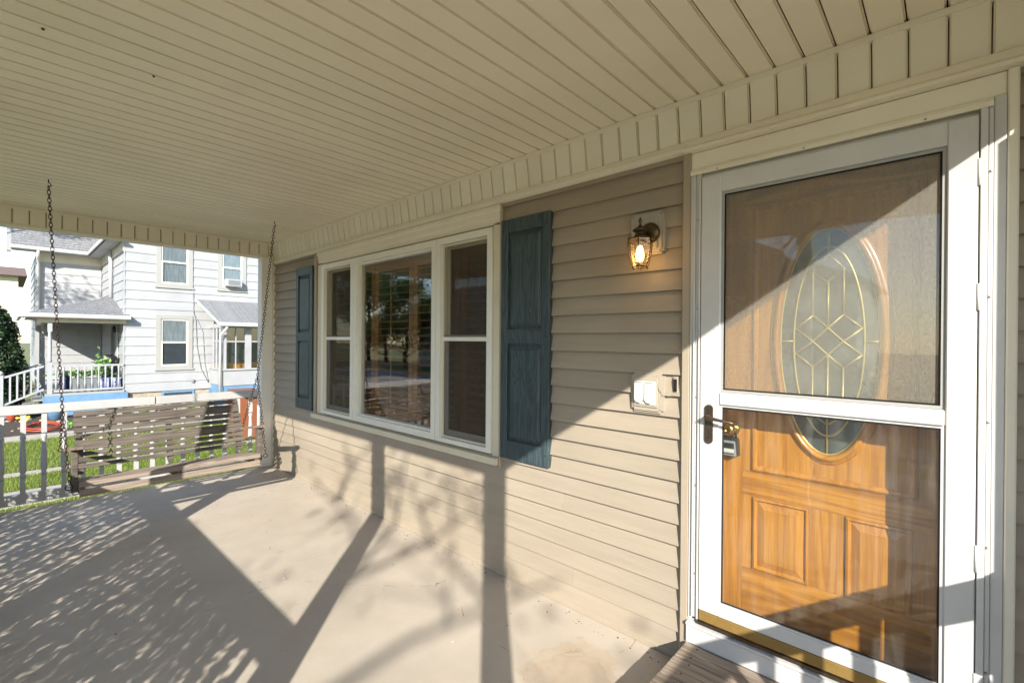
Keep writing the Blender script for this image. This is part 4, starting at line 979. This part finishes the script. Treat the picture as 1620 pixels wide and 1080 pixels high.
def tree(x, y, H, crown, nl, ls, label, m='leaft', trunk=.16, nlimb=14, zc=.45, group=None, seed=1, lift=0.0, twigs=2, cl=40, spread=.55):
    """crown: (rx, rz); leaves sit in clumps at limb ends"""
    rs = np.random.default_rng(seed); t = thing('tree', (x, y, GZ), label, 'tree', group)
    mb = MB(); top = GZ+H
    pts = [(x, y, GZ)]; k = 6
    for i in range(1, k+1): pts.append((x+rs.normal(0, .04*H*.3), y+rs.normal(0, .04*H*.3), GZ+H*.9*i/k))
    mb.tube(pts, [trunk*(1-.85*i/k) for i in range(k+1)], 9)
    ends = []
    for i in range(nlimb):
        f = zc+(0.95-zc)*(i+rs.random())/nlimb; z = GZ+H*f
        fi = f*H/(H*.9)*k; j = min(int(fi), k-1); b0 = Vector(pts[j]).lerp(Vector(pts[j+1]), fi-j)
        a = rs.uniform(0, 2*math.pi); ln_ = crown[0]*rs.uniform(.55, 1.0)*(1-.5*max(0, (f-.6)/.4)); rise = ln_*rs.uniform(.25, .9)
        e = b0+Vector((math.cos(a)*ln_, math.sin(a)*ln_, rise)); mid = b0.lerp(e, .5)+Vector((rs.normal(0, .1*ln_), rs.normal(0, .1*ln_), -.08*ln_))
        mb.tube([b0, mid, e], [trunk*.42*(1-f*.6), trunk*.26*(1-f*.6), .012], 6); ends += [e, mid.lerp(e, .5)]
        for q in range(twigs):
            s = mid.lerp(e, rs.uniform(.0, .9)); e2 = s+Vector((rs.normal(0, .35*ln_), rs.normal(0, .35*ln_), rs.uniform(.05, .45)*ln_))
            m2 = s.lerp(e2, .5)+Vector((rs.normal(0, .04), rs.normal(0, .04), 0))
            mb.tube([s, m2, e2], [.022, .014, .006], 5); ends.append(e2)
            for w_ in range(2):
                e3 = m2+Vector((rs.normal(0, .16*ln_), rs.normal(0, .16*ln_), rs.uniform(0, .3)*ln_)); mb.tube([m2, e3], [.010, .004], 4); ends.append(e3)
    mb.build('trunk', M['bark'], t)
    if nl:
        per = max(1, nl//len(ends)); P = []
        for e in ends:
            r_ = crown[0]*spread*rs.uniform(.35, .8)
            q = rs.normal(size=(per, 3)); q /= np.linalg.norm(q, axis=1)[:, None]; q *= (rs.random(per)**.5)[:, None]*r_; q[:, 2] *= .7
            P.append(q+np.array(e))
        leafmesh('crown', np.concatenate(P), ls, M[m], t, rs=rs)
    return t
tree(-5.7, -4.5, 6.6, (2.1, 2.2), 330, .10, 'sparse front yard tree that throws soft branch shadows on the porch', trunk=.15, nlimb=11, zc=.48, seed=5, twigs=3, spread=.22)
tree(-5.0, -7.4, 6.2, (1.9, 2.0), 260, .10, 'second sparse front yard tree whose shade falls near the door', trunk=.13, nlimb=9, zc=.5, seed=33, twigs=2, spread=.22)
tree(-5.0, 19.6, 11, (2.4, 3), 4200, .16, 'leafy tree shading the front of the white house', trunk=.2, nlimb=9, seed=8)
G2 = 'dark leafy trees across the street seen in the window reflection'
for k_, (x_, y_, h_, lb_) in enumerate(((-21.5, 44.5, 10.5, 'dark leafy tree farthest up the street'), (-20.8, 40.0, 9.5, 'dark leafy tree right beside the white house across the street'), (-23.5, 49.5, 12, 'tall dark leafy tree at the far end of the row across the street'), (-20.0, 35.6, 6.5, 'lower dark leafy tree in front of the white house across the street'))):
    tree(x_, y_, h_, (3.2, 4), 13000, .19, lb_, 'leafh', .2, 20, .08, G2, 11+k_)
tree(-16.8, 9.5, 7.5, (2.4, 3), 9000, .16, 'leafy tree across the street beside a bare tree', 'leaft', .18, 16, .3, None, 14)
tree(-17.5, 6.2, 8.5, (2.6, 3), 0, .1, 'bare tree across the street', 'leaft', .15, 16, .35, None, 15, twigs=5)
tree(-18.5, -4.5, 7.5, (2.6, 3), 9000, .18, 'leafy tree across the street facing the door', 'leafh', .2, 16, .25, None, 16)

def evergreen(x, y, r, h, label, seed):
    rs = np.random.default_rng(seed); t = thing('evergreen_shrub', (x, y, GZ), label, 'shrub')
    MB().tube([(x, y, GZ), (x, y, GZ+h*.8)], [.06, .02], 7).build('trunk', M['bark'], t)
    n = 17000; u = rs.random(n); z = u**1.2; rr = r*np.where(z < .25, .75+z, 1.0)*np.sqrt(np.clip(1-z**2.2, 0, 1)); a = rs.uniform(0, 2*math.pi, n)
    lob = 1+.16*np.sin(a*5+z*9)+.1*np.sin(a*9-z*17); q = rr*lob*(rs.random(n)**.25)
    leafmesh('foliage', np.c_[x+np.cos(a)*q, y+np.sin(a)*q, GZ+.05+z*h], .10, M['leafd'], t, rs=rs)
evergreen(-.32, 21.0, .78, 3.35, 'dark evergreen shrub at the left of the white house porch steps', 21)
# small garden plants
for i, (x, y, s, lab) in enumerate(((3.0, 18.6, .26, 'low plant in the garden bed under the white wall'), (2.2, 17.2, .22, 'small plant in the garden bed near the lattice skirt'), (4.35, 18.4, .24, 'low plant beside the basement window of the white house'),
                                    (1.2, 16.9, .18, 'small plant in the soil behind the red hose'))):
    t = thing('garden_plant', (x, y, GZ+.05), lab, 'plant'); q = rng.normal(size=(260, 3))*[s*.5, s*.5, s*.35]; q[:, 2] = np.abs(q[:, 2])
    leafmesh('leaves', q+[x, y, GZ+.06], .07, M['leafp'], t)

# ============================================================ neighbouring white house
NY = 19.5
nh = thing('white_house', (5.0, 22.0, GZ), 'two storey white clapboard house with grey roofs beyond the lawn', 'house')
nw = MB()
nw.box(2.66, 10.0, NY+.05, 27.5, -.32, 6.6); nw.box(.82, 2.655, 24.66, 31, -.32, 4.7)
nw.build('wall_core', M['nwhite'], nh)
WIN = [(3.44, 4.48, .44, 2.27), (3.44, 4.48, 3.24, 4.95), (5.26, 6.19, 3.27, 4.95)]
siding(nh, 'Y', NY, -1, 2.625, 10.0, -.30, 6.6, .305, M['nwhite'], [(a, b, c, d) for a, b, c, d in WIN], d=.022, back=.05)
siding(nh, 'X', 2.62, -1, NY, 24.6, -.30, 4.62, .305, M['nwhite'], d=.022, back=.04)
siding(nh, 'Y', 24.62, -1, .86, 2.59, -.10, 4.40, .305, M['nwhite'], d=.022, back=.04)
siding(nh, 'X', .80, -1, 24.66, 31.0, -.30, 4.6, .305, M['nwhite'], d=.022, back=.02)
box('corner_board', M['nwhite'], (.755, .858, 24.56, 24.655, -.3, 4.62), nh)
box('corner_board', M['nwhite'], (2.590, 2.6235, NY-.026, NY-.001, -.3, 6.6), nh)
box('frieze_board', M['casing'], (.86, 2.585, 24.57, 24.60, 4.28, 4.60), nh)
box('frieze_board', M['casing'], (2.57, 2.598, NY, 24.56, 4.30, 4.60), nh)
box('soffit', M['nwhite'], (2.14, 2.56, NY-.3, 24.1, 4.60, 4.66), nh)
box('soffit', M['nwhite'], (.12, 2.60, 24.11, 24.60, 4.60, 4.66), nh)
for zz in (.02, .12): pass
box('foundation', M['block'], (2.68, 10, NY+.04, 27.4, GZ, -.305), nh)
# upper roof over the wing with gutter and rake
MB().add([(.06, 24.02, 4.70), (2.18, 24.02, 4.70), (2.18, 19.1, 4.70), (3.6, 19.1, 5.9), (3.6, 27.5, 7.2), (.06, 27.5, 7.2)],
         [(0, 1, 3, 4, 5), (1, 2, 3)]).build('wing_roof', M['shingle'], nh)
MB().poly([(.02, 24.0, 4.69), (.02, 27.5, 7.19), (.14, 27.5, 7.19), (.14, 24.0, 4.69)], .24).build('rake_board', M['ntrim'], nh)
box('gutter', M['ngutter'], (.10, 2.17, 23.90, 24.02, 4.60, 4.72), nh, .02)
MB().poly([(2.10, 24.0, 4.72), (2.10, 19.1, 4.72), (2.18, 19.1, 4.72), (2.18, 24.0, 4.72)], .12).build('gutter', M['ngutter'], nh)
MB().tube([(.80, 23.95, 4.62), (.80, 24.2, 4.35), (.83, 24.5, 4.2), (.83, 24.52, 1.9)], .05, 8).build('downspout', M['ngutter'], nh)
MB().tube([(2.5, 21.75, 4.55), (2.53, 21.75, 4.2), (2.54, 21.75, 2.9)], .055, 8).build('downspout', M['ngutter'], nh)
MB().prism([(19.0, 6.6), (28, 6.6), (23.5, 9.4)], 'X', 2.4, 10.3).build('main_roof', M['shingle'], nh)
def nwin(x0, x1, z0, z1, y, par=None, tw=.13, fill='curtain', ac=False):
    par = par or nh
    f = MB(); f.box(x0, x0+tw, y-.045, y+.02, z0, z1); f.box(x1-tw, x1, y-.045, y+.02, z0, z1)
    f.box(x0+tw, x1-tw, y-.045, y+.02, z1-tw, z1); f.box(x0+tw, x1-tw, y-.045, y+.02, z0, z0+tw*.8); f.box(x0-.03, x1+.03, y-.065, y+.02, z0-.05, z0-.001)
    w = f.build('window', M['ntrim'], par)
    a, b, c, d = x0+tw+.002, x1-tw-.002, z0+tw*.8+.002, z1-tw-.002; h = (c+d)/2
    ORG[w.name] = ORG[par.name]
    rect_frame(MB(), y-.030, y-.005, a, b, c, d, .045)
    def rf(ya, yb, za, zb, w_, nm, m):
        mb = MB(); mb.box(a, a+w_, ya, yb, za, zb); mb.box(b-w_, b, ya, yb, za, zb); mb.box(a+w_, b-w_, ya, yb, za, za+w_); mb.box(a+w_, b-w_, ya, yb, zb-w_, zb); mb.build(nm, m, w)
    rf(y-.012, y+.010, h-.02, d, .05, 'upper_sash', M['whitev']); rf(y-.034, y-.014, c, h+.02, .05, 'lower_sash', M['whitev'])
    box('pane', M['nglass'], (a+.05, b-.05, y-.004, y, h+.03, d-.05), w); box('pane', M['nglass'], (a+.05, b-.05, y-.026, y-.022, c+.05, h-.03), w)
    box('blind', M['curtain'] if fill == 'curtain' else M['nwin'], (a, b, y+.016, y+.03, h if fill == 'half' else c, d), w)
    if fill == 'half': box('dark_room', M['nwin'], (a, b, y+.016, y+.03, c, h-.001), w)
    return w
w1 = nwin(*WIN[0], NY, fill='half'); w2 = nwin(*WIN[1], NY); w3 = nwin(*WIN[2], NY)
bk = [c for c in w1.children if c.name.startswith('blind')][0]; bk.data.materials[0] = M['curtain']
ac = MB().box(5.45, 5.98, NY-.30, NY-.036, 3.40, 3.66, .01).build('air_conditioner', M['nwhite'], nh)
box('grille', M['greytub'], (5.52, 5.91, NY-.306, NY-.301, 3.44, 3.62), nh)
# basement windows in blue frames
for a, b in ((3.62, 4.55), (5.0, 5.5)):
    rect = MB(); rect.box(a, b, NY-.0, NY+.035, -.38, -.32); rect.box(a, a+.06, NY, NY+.035, -.80, -.38); rect.box(b-.06, b, NY, NY+.035, -.80, -.38); rect.box(a, b, NY, NY+.035, -.86, -.80)
    bw = rect.build('basement_window', M['nblue'], nh); box('pane', M['nwin'], (a+.06, b-.06, NY+.02, NY+.03, -.80, -.38), nh)
cb = MB(); cb.tube([(4.50, NY-.03, 3.1), (4.51, NY-.03, 2.4), (4.58, NY-.03, 2.1), (4.62, NY-.03, 1.2), (4.75, NY-.03, .4), (4.98, NY-.03, -.1)], .010, 5)
cb.tube([(4.56, NY-.03, 2.3), (4.80, NY-.03, 1.7), (4.86, NY-.03, .6), (4.98, NY-.03, -.05)], .007, 5)
cb.build('wall_cable', M['greytub'], nh)
MB().tube([(4.56, NY-.03, 0.0), (4.50, NY-.08, .03), (4.46, NY-.08, -.06)], .02, 6).build('wall_tap', M['greytub'], nh)

# front porch of the white house
np_ = thing('white_house_porch', (1.7, 21.5, GZ), 'small hip roofed front porch with blue rim in the corner of the white house', 'porch')
MB().box(.80, 2.615, 19.42, 24.6, -.26, -.19).build('porch_deck', M['ntrim'], np_)
box('blue_rim', M['nblue'], (.78, 2.70, 19.385, 19.415, -.575, -.245), np_)
box('blue_rim', M['nblue'], (.76, .779, 19.385, 24.5, -.575, -.245), np_)
# scalloped white skirt
xx = .86
sk = []
while xx < 2.68:
    n = 8; prof = [(xx, -.58), (xx+.155, -.58), (xx+.155, -.63)]+[(xx+.0775+.0775*math.cos(math.pi*i/n), -.63-.075*math.sin(math.pi*i/n)) for i in range(1, n)]+[(xx, -.63)]
    MB().prism(prof, 'Y', 19.395, 19.412).build('scallop', M['nwhite'], np_); xx += .16
box('lower_rim', M['nblue'], (.86, 2.2, 19.40, 19.415, -.89, -.74), np_)
box('dark_crawlspace', M['dark'], (.83, 2.6, 19.5, 24.4, -.88, -.265), np_)
for px_, py_, lab in ((.90, 19.47, 1), (.84, 21.7, 2)):
    h = MB(); h.box(px_-.055, px_+.055, py_-.055, py_+.055, -.188, .75); h.lathe([(.05, .75), (.055, .80), (.04, .86), (.048, 1.1), (.045, 1.5), (.036, 1.62), (.05, 1.66)], (px_, py_, 0), 'Z', 10)
    h.box(px_-.05, px_+.05, py_-.05, py_+.05, 1.66, 1.93); h.build('porch_column', M['nwhite'], np_)
box('roof_beam', M['casing'], (.62, 2.66, 19.42, 19.56, 1.935, 2.09), np_)
box('roof_beam', M['casing'], (.78, .90, 19.561, 24.5, 1.935, 2.09), np_)
box('porch_soffit', M['ntrim'], (.45, 2.60, 19.30, 24.5, 2.095, 2.12), np_)
A_, B_, C_, D_, E_ = (.37, 19.28, 2.19), (2.74, 19.28, 2.19), (2.60, 22.0, 2.97), (2.60, 24.6, 2.99), (.42, 24.6, 2.22)
MB().add([A_, B_, C_, D_, E_]+[(p[0], p[1], p[2]-.05) for p in (A_, B_, C_, D_, E_)], [(0, 1, 2), (0, 2, 3, 4), (5, 7, 6), (5, 9, 8, 7), (0, 5, 6, 1), (0, 4, 9, 5), (1, 6, 7, 2)]).build('hip_roof', M['shingle'], np_)
box('gutter', M['ngutter'], (.34, 2.76, 19.16, 19.275, 2.06, 2.19), np_, .025)
MB().box(.26, .338, 19.2, 24.5, 2.07, 2.20).build('gutter', M['ngutter'], np_)
# porch railing
box('top_rail', M['nwhite'], (.96, 2.60, 19.44, 19.50, .60, .655), np_); box('bottom_rail', M['nwhite'], (.96, 2.60, 19.45, 19.49, -.145, -.085), np_)
bm_ = MB().lathe([(.026, -.085), (.026, .17), (.018, .19), (.024, .26), (.018, .40), (.025, .43), (.018, .46), (.026, .50), (.026, .60)], (0, 0, 0), 'Z', 8).mesh('baluster'); bm_.materials.append(M['nwhite'])
for i in range(10):
    o = bpy.data.objects.new('baluster', bm_); COL.objects.link(o); o.parent = np_; o.location = Vector((1.04+.160*i, 19.47, 0))-ORG[np_.name]
# porch door and lantern on the inner wall
box('door_frame', M['nwhite'], (2.555, 2.596, 20.5, 22.0, -.185, 2.05), np_)
box('door_leaf', M['curtain'], (2.545, 2.554, 20.7, 21.8, -.18, 1.95), np_)
box('door_glass', M['nwin'], (2.538, 2.544, 20.95, 21.55, .7, 1.75), np_)
MB().lathe([(.02, 1.66), (.05, 1.70), (.055, 1.82), (.02, 1.88)], (2.46, 20.3, 0), 'Z', 8).build('porch_lamp', M['black'], np_)
box('wall_plaque', M['ntrim'], (1.88, 1.98, 24.555, 24.58, 1.55, 1.78), np_)
# steps with sloping handrails
ns = thing('porch_steps', (.35, 20.2, GZ), 'steps with white sloping handrails at the left of the white house porch', 'steps')
for i in range(4):
    z = -.19-.165*(i+1); MB().box(.56-.20*i, .775-.20*i, 19.62, 20.95, z-.035, z).build('tread', M['ntrim'], ns)
    MB().box(.755-.20*i, .772-.20*i, 19.64, 20.93, z+.001, z+.15).build('riser', M['curtain'], ns)
for yy in (19.55, 21.0):
    MB().prism([(-.02, .45-.05), (.72, .78-.05), (.72, .78), (-.02, .45)], 'Y', yy-.03, yy+.03).build('handrail', M['nwhite'], ns) if False else None
    MB().add([(x, yy+s, z) for s in (-.025, .025) for x, z in ((-.04, .36), (.78, .66), (.78, .60), (-.04, .30))], [(0, 1, 2, 3), (7, 6, 5, 4), (0, 4, 5, 1), (1, 5, 6, 2), (2, 6, 7, 3), (3, 7, 4, 0)]).build('handrail', M['nwhite'], ns)
    MB().add([(x, yy+s, z) for s in (-.02, .02) for x, z in ((-.04, -.42), (.78, -.02), (.78, -.08), (-.04, -.48))], [(0, 1, 2, 3), (7, 6, 5, 4), (0, 4, 5, 1), (1, 5, 6, 2), (2, 6, 7, 3), (3, 7, 4, 0)]).build('lower_handrail', M['nwhite'], ns)
    for i in range(5):
        x = .10+.14*i; f = (x+.04)/.82; MB().box(x-.02, x+.02, yy-.018, yy+.018, -.43+.40*f, .31+.30*f).build('baluster', M['nwhite'], ns)
    MB().box(-.13, -.03, yy-.05, yy+.05, GZ, .40).lathe([(.03, .40), (.06, .44), (.055, .49), (.02, .52)], (-.08, yy, 0), 'Z', 10).build('newel_post', M['nwhite'], ns)
# things standing on that porch
pt = thing('potted_plant', (1.75, 19.85, -.19), 'pale green leafy plant in a grey tub behind the porch balusters', 'plant')
MB().prism([(1.40, -.188), (2.02, -.188), (2.06, .22), (1.36, .22)], 'Y', 19.65, 20.0).build('tub', M['greytub'], pt)
P = np.r_[rng.normal(size=(180, 3))*[.30, .10, .05]+[1.68, 19.82, .36], rng.normal(size=(160, 3))*[.10, .10, .16]+[2.10, 19.82, .58]]
leafmesh('leaves', P, .12, M['leafp'], pt)
for i, (a, lab) in enumerate(((2.02, 'blue and white patterned crate on the porch left of its twin'), (2.30, 'blue and white patterned crate nearest the white wall'))):
    c = thing('storage_crate', (a+.12, 19.75, -.19), lab, 'crate', 'patterned crates on the neighbouring porch')
    MB().box(a, a+.25, 19.6, 19.9, -.188, .18, .015).build('body', M['bluecrate'], c); box('rim', M['bluecrate'], (a-.012, a+.262, 19.588, 19.912, .181, .205), c)
bg_ = thing('dark_bag', (2.35, 20.2, -.19), 'black bag heaped behind the crates on the porch', 'bag')
MB().lathe([(.14, -.188), (.22, .1), (.20, .45), (.14, .70), (.20, .84), (.10, .93)], (2.35, 20.25, 0), 'Z', 9).build('sack', M['black'], bg_)
nv = thing('cloth_bundle', (1.28, 20.1, -.19), 'navy bundle on the porch floor behind the left balusters', 'bundle')
MB().lathe([(.10, -.188), (.15, .10), (.13, .36), (.05, .45)], (1.28, 20.1, 0), 'Z', 9).build('cloth', M['navy'], nv)

# enclosed back porch
sp = thing('sun_porch', (7.5, 18.7, GZ), 'white glazed sun porch with grey lean-to roof at the right of the white house', 'porch')
FY, FX = 17.98, 5.03
box('lower_wall', M['nwhite'], (FX+.04, 9.5, FY+.03, NY-.06, -.10, .42), sp)
box('front_panel', M['nwhite'], (FX, 9.5, FY-.01, FY+.025, -.12, .40), sp); box('side_panel', M['nwhite'], (FX-.01, FX+.03, FY+.03, NY-.03, -.12, .40), sp)
box('window_sill', M['nwhite'], (FX-.04, 9.5, FY-.06, FY+.02, .402, .46), sp); box('window_sill', M['nwhite'], (FX-.05, FX+.02, FY+.03, NY-.03, .402, .46), sp)
box('foundation', M['nblue'], (FX+.02, 9.5, FY+.02, NY-.07, GZ, -.125), sp)
box('floor_inside', M['oak'], (FX+.05, 9.4, FY+.3, NY-.07, .425, .60), sp)
box('top_beam', M['nwhite'], (FX, 9.5, FY-.01, FY+.06, 1.86, 1.96), sp); box('top_beam', M['nwhite'], (FX, FX+.06, FY+.061, NY-.03, 1.86, 2.0), sp)
for x0_, x1_ in ((FX, 5.12), (5.70, 5.90), (6.50, 6.70), (7.3, 7.5), (8.1, 8.3), (8.9, 9.1)):
    MB().box(x0_, x1_, FY, FY+.05, .461, 1.859).build('mullion', M['nwhite'], sp)
for a, b in ((5.121, 5.699), (5.901, 6.499), (6.701, 7.299), (7.501, 8.099), (8.301, 8.899)):
    mb = MB(); mb.box(a, b, FY+.01, FY+.04, 1.37, 1.41); mb.box((a+b)/2-.015, (a+b)/2+.015, FY+.012, FY+.038, .461, 1.859)
    mb.build('glazing_bar', M['nwhite'], sp); box('pane', M['nglass'], (a, b, FY+.042, FY+.047, .461, 1.859), sp)
for a, b in ((18.04, 18.10), (18.40, 18.50), (18.80, 18.88), (19.15, 19.25)):
    MB().box(FX+.005, FX+.05, a, b, .461, 1.859).build('mullion', M['nwhite'], sp)
box('pane', M['nglass'], (FX+.025, FX+.030, 18.101, 19.149, .461, 1.859), sp)
box('glazing_bar', M['nwhite'], (FX+.01, FX+.045, 18.101, 19.149, 1.37, 1.41), sp)
box('back_wall_inside', M['nwin'], (FX+.1, 9.4, NY-.058, NY-.03, .61, 2.2), sp)
MB().poly([(4.82, 17.66, 2.02), (9.7, 17.66, 2.02), (9.7, NY-.03, 2.86), (4.62, NY-.03, 2.86)], .05).build('lean_to_roof', M['shingle'], sp)
box('gutter', M['ngutter'], (4.80, 9.7, 17.55, 17.655, 1.90, 2.03), sp, .02)
MB().poly([(4.775, 17.62, 2.03), (4.815, 17.62, 2.03), (4.615, NY-.03, 2.87), (4.575, NY-.03, 2.87)], .09).build('rake_board', M['nwhite'], sp)
MB().tube([(5.03, 17.62, 1.90), (5.02, 17.68, 1.80), (4.93, 17.88, 1.62), (4.92, 17.93, 1.45), (4.92, 17.93, -.5)], .045, 8).build('downspout', M['ngutter'], sp)

# yard things
hs = thing('garden_hose', (.75, 17.0, GZ+.05), 'coil of red orange garden hose on the soil by the path', 'hose')
mb = MB(); pts = []
for i in range(150):
    t_ = i/150*2*math.pi*4.4; k_ = .78+.10*math.sin(t_*.41+.5); pts.append((.66+.42*k_*math.cos(t_)+.05*math.sin(t_*.3), 17.0+.85*k_*math.sin(t_)+.1*math.sin(t_*.23), GZ+.065+.003*t_+.006*math.sin(t_*1.7)))
mb.tube(pts, .014, 6).build('coil', M['hose'], hs)
def bin_(x, y, label):
    b = thing('wheelie_bin', (x, y, GZ), label, 'bin', 'brown wheelie bins by the path')
    MB().add([(x+sx*w_, y+sy*w_*1.05, z) for z, w_ in ((GZ+.06, .22), (GZ+1.02, .275)) for sx, sy in ((-1, -1), (1, -1), (1, 1), (-1, 1))], [(0, 1, 2, 3), (4, 7, 6, 5), (0, 4, 5, 1), (1, 5, 6, 2), (2, 6, 7, 3), (3, 7, 4, 0)]).build('body', M['brown'], b)
    MB().box(x-.295, x+.295, y-.31, y+.31, GZ+1.021, GZ+1.07, .015).build('rim', M['brown'], b)
    MB().prism([(y-.33, GZ+1.071), (y+.30, GZ+1.071), (y+.28, GZ+1.19), (y-.10, GZ+1.17), (y-.32, GZ+1.10)], 'X', x-.285, x+.285).build('lid', M['brown'], b)
    box('handle', M['brown'], (x-.12, x+.12, y-.36, y-.331, GZ+1.03, GZ+1.07), b)
    for s in (-1, 1): MB().lathe([(.10, -.025), (.10, .025)], (x+s*.245, y+.20, GZ+.10), 'X', 14).build('wheel', M['black'], b)
bin_(3.88, 12.25, 'brown wheelie bin seen above the swing near the right railing end')
bin_(4.56, 12.35, 'brown wheelie bin seen between the white post and the house corner')
pw_ = thing('garden_pinwheel', (.30, 16.5, GZ), 'small yellow flower ornament on a green stick by the path', 'ornament')
MB().tube([(.30, 16.5, GZ), (.30, 16.5, GZ+.42)], .012, 6).build('stick', M['greenstem'], pw_)
for k in range(6):
    a = k*math.pi/3; MB().add([(.30+.015*math.cos(a), 16.49, GZ+.44+.015*math.sin(a)), (.30+.11*math.cos(a-.3), 16.47, GZ+.44+.11*math.sin(a-.3)), (.30+.13*math.cos(a), 16.50, GZ+.44+.13*math.sin(a)), (.30+.11*math.cos(a+.3), 16.49, GZ+.44+.11*math.sin(a+.3))], [(0, 1, 2, 3)]).build('petal', M['yellow'], pw_)
bx = thing('blue_tub', (1.05, 18.6, GZ), 'blue tub lying in the bed below the white house porch', 'tub')
MB().lathe([(.15, GZ+.05), (.20, GZ+.34), (.21, GZ+.36), (.18, GZ+.36), (.14, GZ+.10)], (1.0, 18.7, 0), 'Z', 14).build('shell', M['nblue'], bx)
rb = thing('red_bucket', (.12, 18.9, GZ), 'small red bucket at the foot of the porch steps', 'bucket')
MB().lathe([(.09, GZ+.05), (.12, GZ+.30), (.125, GZ+.31), (.10, GZ+.31), (.08, GZ+.1)], (.14, 19.0, 0), 'Z', 12).build('shell', M['hose'], rb)
# stones and scraps of the bed
for i in range(46):
    x, y = random.uniform(-.2, 4.8), random.uniform(16.4, 19.2); s = random.uniform(.03, .09)
    bm = bmesh.new(); bmesh.ops.create_icosphere(bm, subdivisions=1, radius=s)
    for v in bm.verts: v.co = Vector((v.co.x*random.uniform(.8, 1.3)+x, v.co.y*random.uniform(.8, 1.2)+y, v.co.z*.6+GZ+.06))
    if i == 0: acc = MB()
    acc.bm(bm)
acc.build('bed_stones', M['block'], label='loose tan stones scattered over the dark garden bed', cat='stones', kind='stuff')

# ------------------------------------------------------------ farther houses
def house(x0, x1, y0, y1, h, m, roofm, label, wins, axis='X', ridge=2.2, pitch=.30):
    t = thing('house', ((x0+x1)/2, (y0+y1)/2, GZ), label, 'house')
    box('wall', m, (x0, x1, y0, y1, GZ, GZ+h), t)
    if axis == 'X': MB().prism([(y0-.5, GZ+h), (y1+.5, GZ+h), ((y0+y1)/2, GZ+h+ridge)], 'X', x0-.4, x1+.4).build('roof', roofm, t)
    else: MB().prism([(x0-.5, GZ+h), (x1+.5, GZ+h), ((x0+x1)/2, GZ+h+ridge)], 'Y', y0-.4, y1+.4).build('roof', roofm, t)
    z = GZ+.4; mb = MB()
    for face, a, z0_, w_, hh in wins:
        if face == '+X': f = MB().box(x1+.001, x1+.06, a, a+w_, z0_, z0_+hh).build('window', M['ntrim'], t); box('pane', M['nwin'], (x1+.061, x1+.07, a+.1, a+w_-.1, z0_+.1, z0_+hh-.1), t)
        else: f = MB().box(a, a+w_, y0-.06, y0-.001, z0_, z0_+hh).build('window', M['ntrim'], t); box('pane', M['nwin'], (a+.1, a+w_-.1, y0-.07, y0-.061, z0_+.1, z0_+hh-.1), t)
    return t
hA = house(-3.2, .55, 43, 52, 6.2, M['yhouse'], M['browncone'], 'pale yellow house with a brown roof far beyond the evergreen', [('-Y', -1.2, 2.9, .9, 1.5), ('-Y', -.6, .3, .6, 1.2)], ridge=1.0)
box('porch_roof', M['shingle'], (-2.2, .5, 40.6, 42.9, 2.15, 2.4), hA)
for x in (-.9, .2): box('porch_column', M['nwhite'], (x, x+.14, 40.8, 40.94, GZ, 2.149), hA)
hB = house(-31, -22.5, 27.5, 37, 5.4, M['nwhite'], M['shingle'], 'white clapboard house across the street beside the dark trees', [('+X', 28.5, .2, 1.1, 1.6), ('+X', 31.2, .2, 1.1, 1.6)], 'Y')
siding(hB, 'X', -22.48, 1, 27.5, 37, GZ+.3, GZ+5.2, .3, M['nwhite'], d=.03, back=.015)
hC = house(-30, -22, 3, 13, 5.0, M['yhouse'], M['shingle'], 'house with a gable roof across the street', [('+X', 4.5, .3, 1.2, 1.6), ('+X', 9.5, .3, 1.2, 1.6)], 'X', 3.0)
hD = house(-31, -22, -14, -3, 5.0, M['nwhite'], M['browncone'], 'white house with a brown roof across the street', [('+X', -12, .3, 1.2, 1.6), ('+X', -6, .3, 1.2, 1.6)], 'X', 3.0)
hE = house(-31, -22, 16, 25, 5.4, M['nwhite'], M['shingle'], 'white house farther up the street', [('+X', 17.5, .3, 1.2, 1.6), ('+X', 22, .3, 1.2, 1.6)], 'X', 3.0)

# ------------------------------------------------------------ small litter on the porch
mb = MB()
for i in range(170):
    y = random.uniform(.95, 5.7); x = 2.13-abs(random.gauss(0, .05)) if i % 3 else random.uniform(.2, 2.1); s_ = random.uniform(.001, .0026)
    mb.box(x-s_, x+s_*random.uniform(.6, 2), y-s_, y+s_*random.uniform(.6, 2), .0003, s_)
mb.build('floor_grit', M['bark'], label='specks of grit and crumbs along the foot of the wall', cat='grit', kind='stuff')
for i, (x, y, lab) in enumerate(((.09, 2.43, 'dark insect speck on the ceiling nearest the left edge'), (.43, 2.51, 'small dark insect speck on the middle of the ceiling'))):
    MB().lathe([(.002, 0), (.006, -.002), (.004, -.006), (.001, -.008)], (x, y, ZC), 'X' if False else 'Z', 7).build('ceiling_speck', M['bark'], label=lab, cat='speck', group='dark specks on the ceiling')
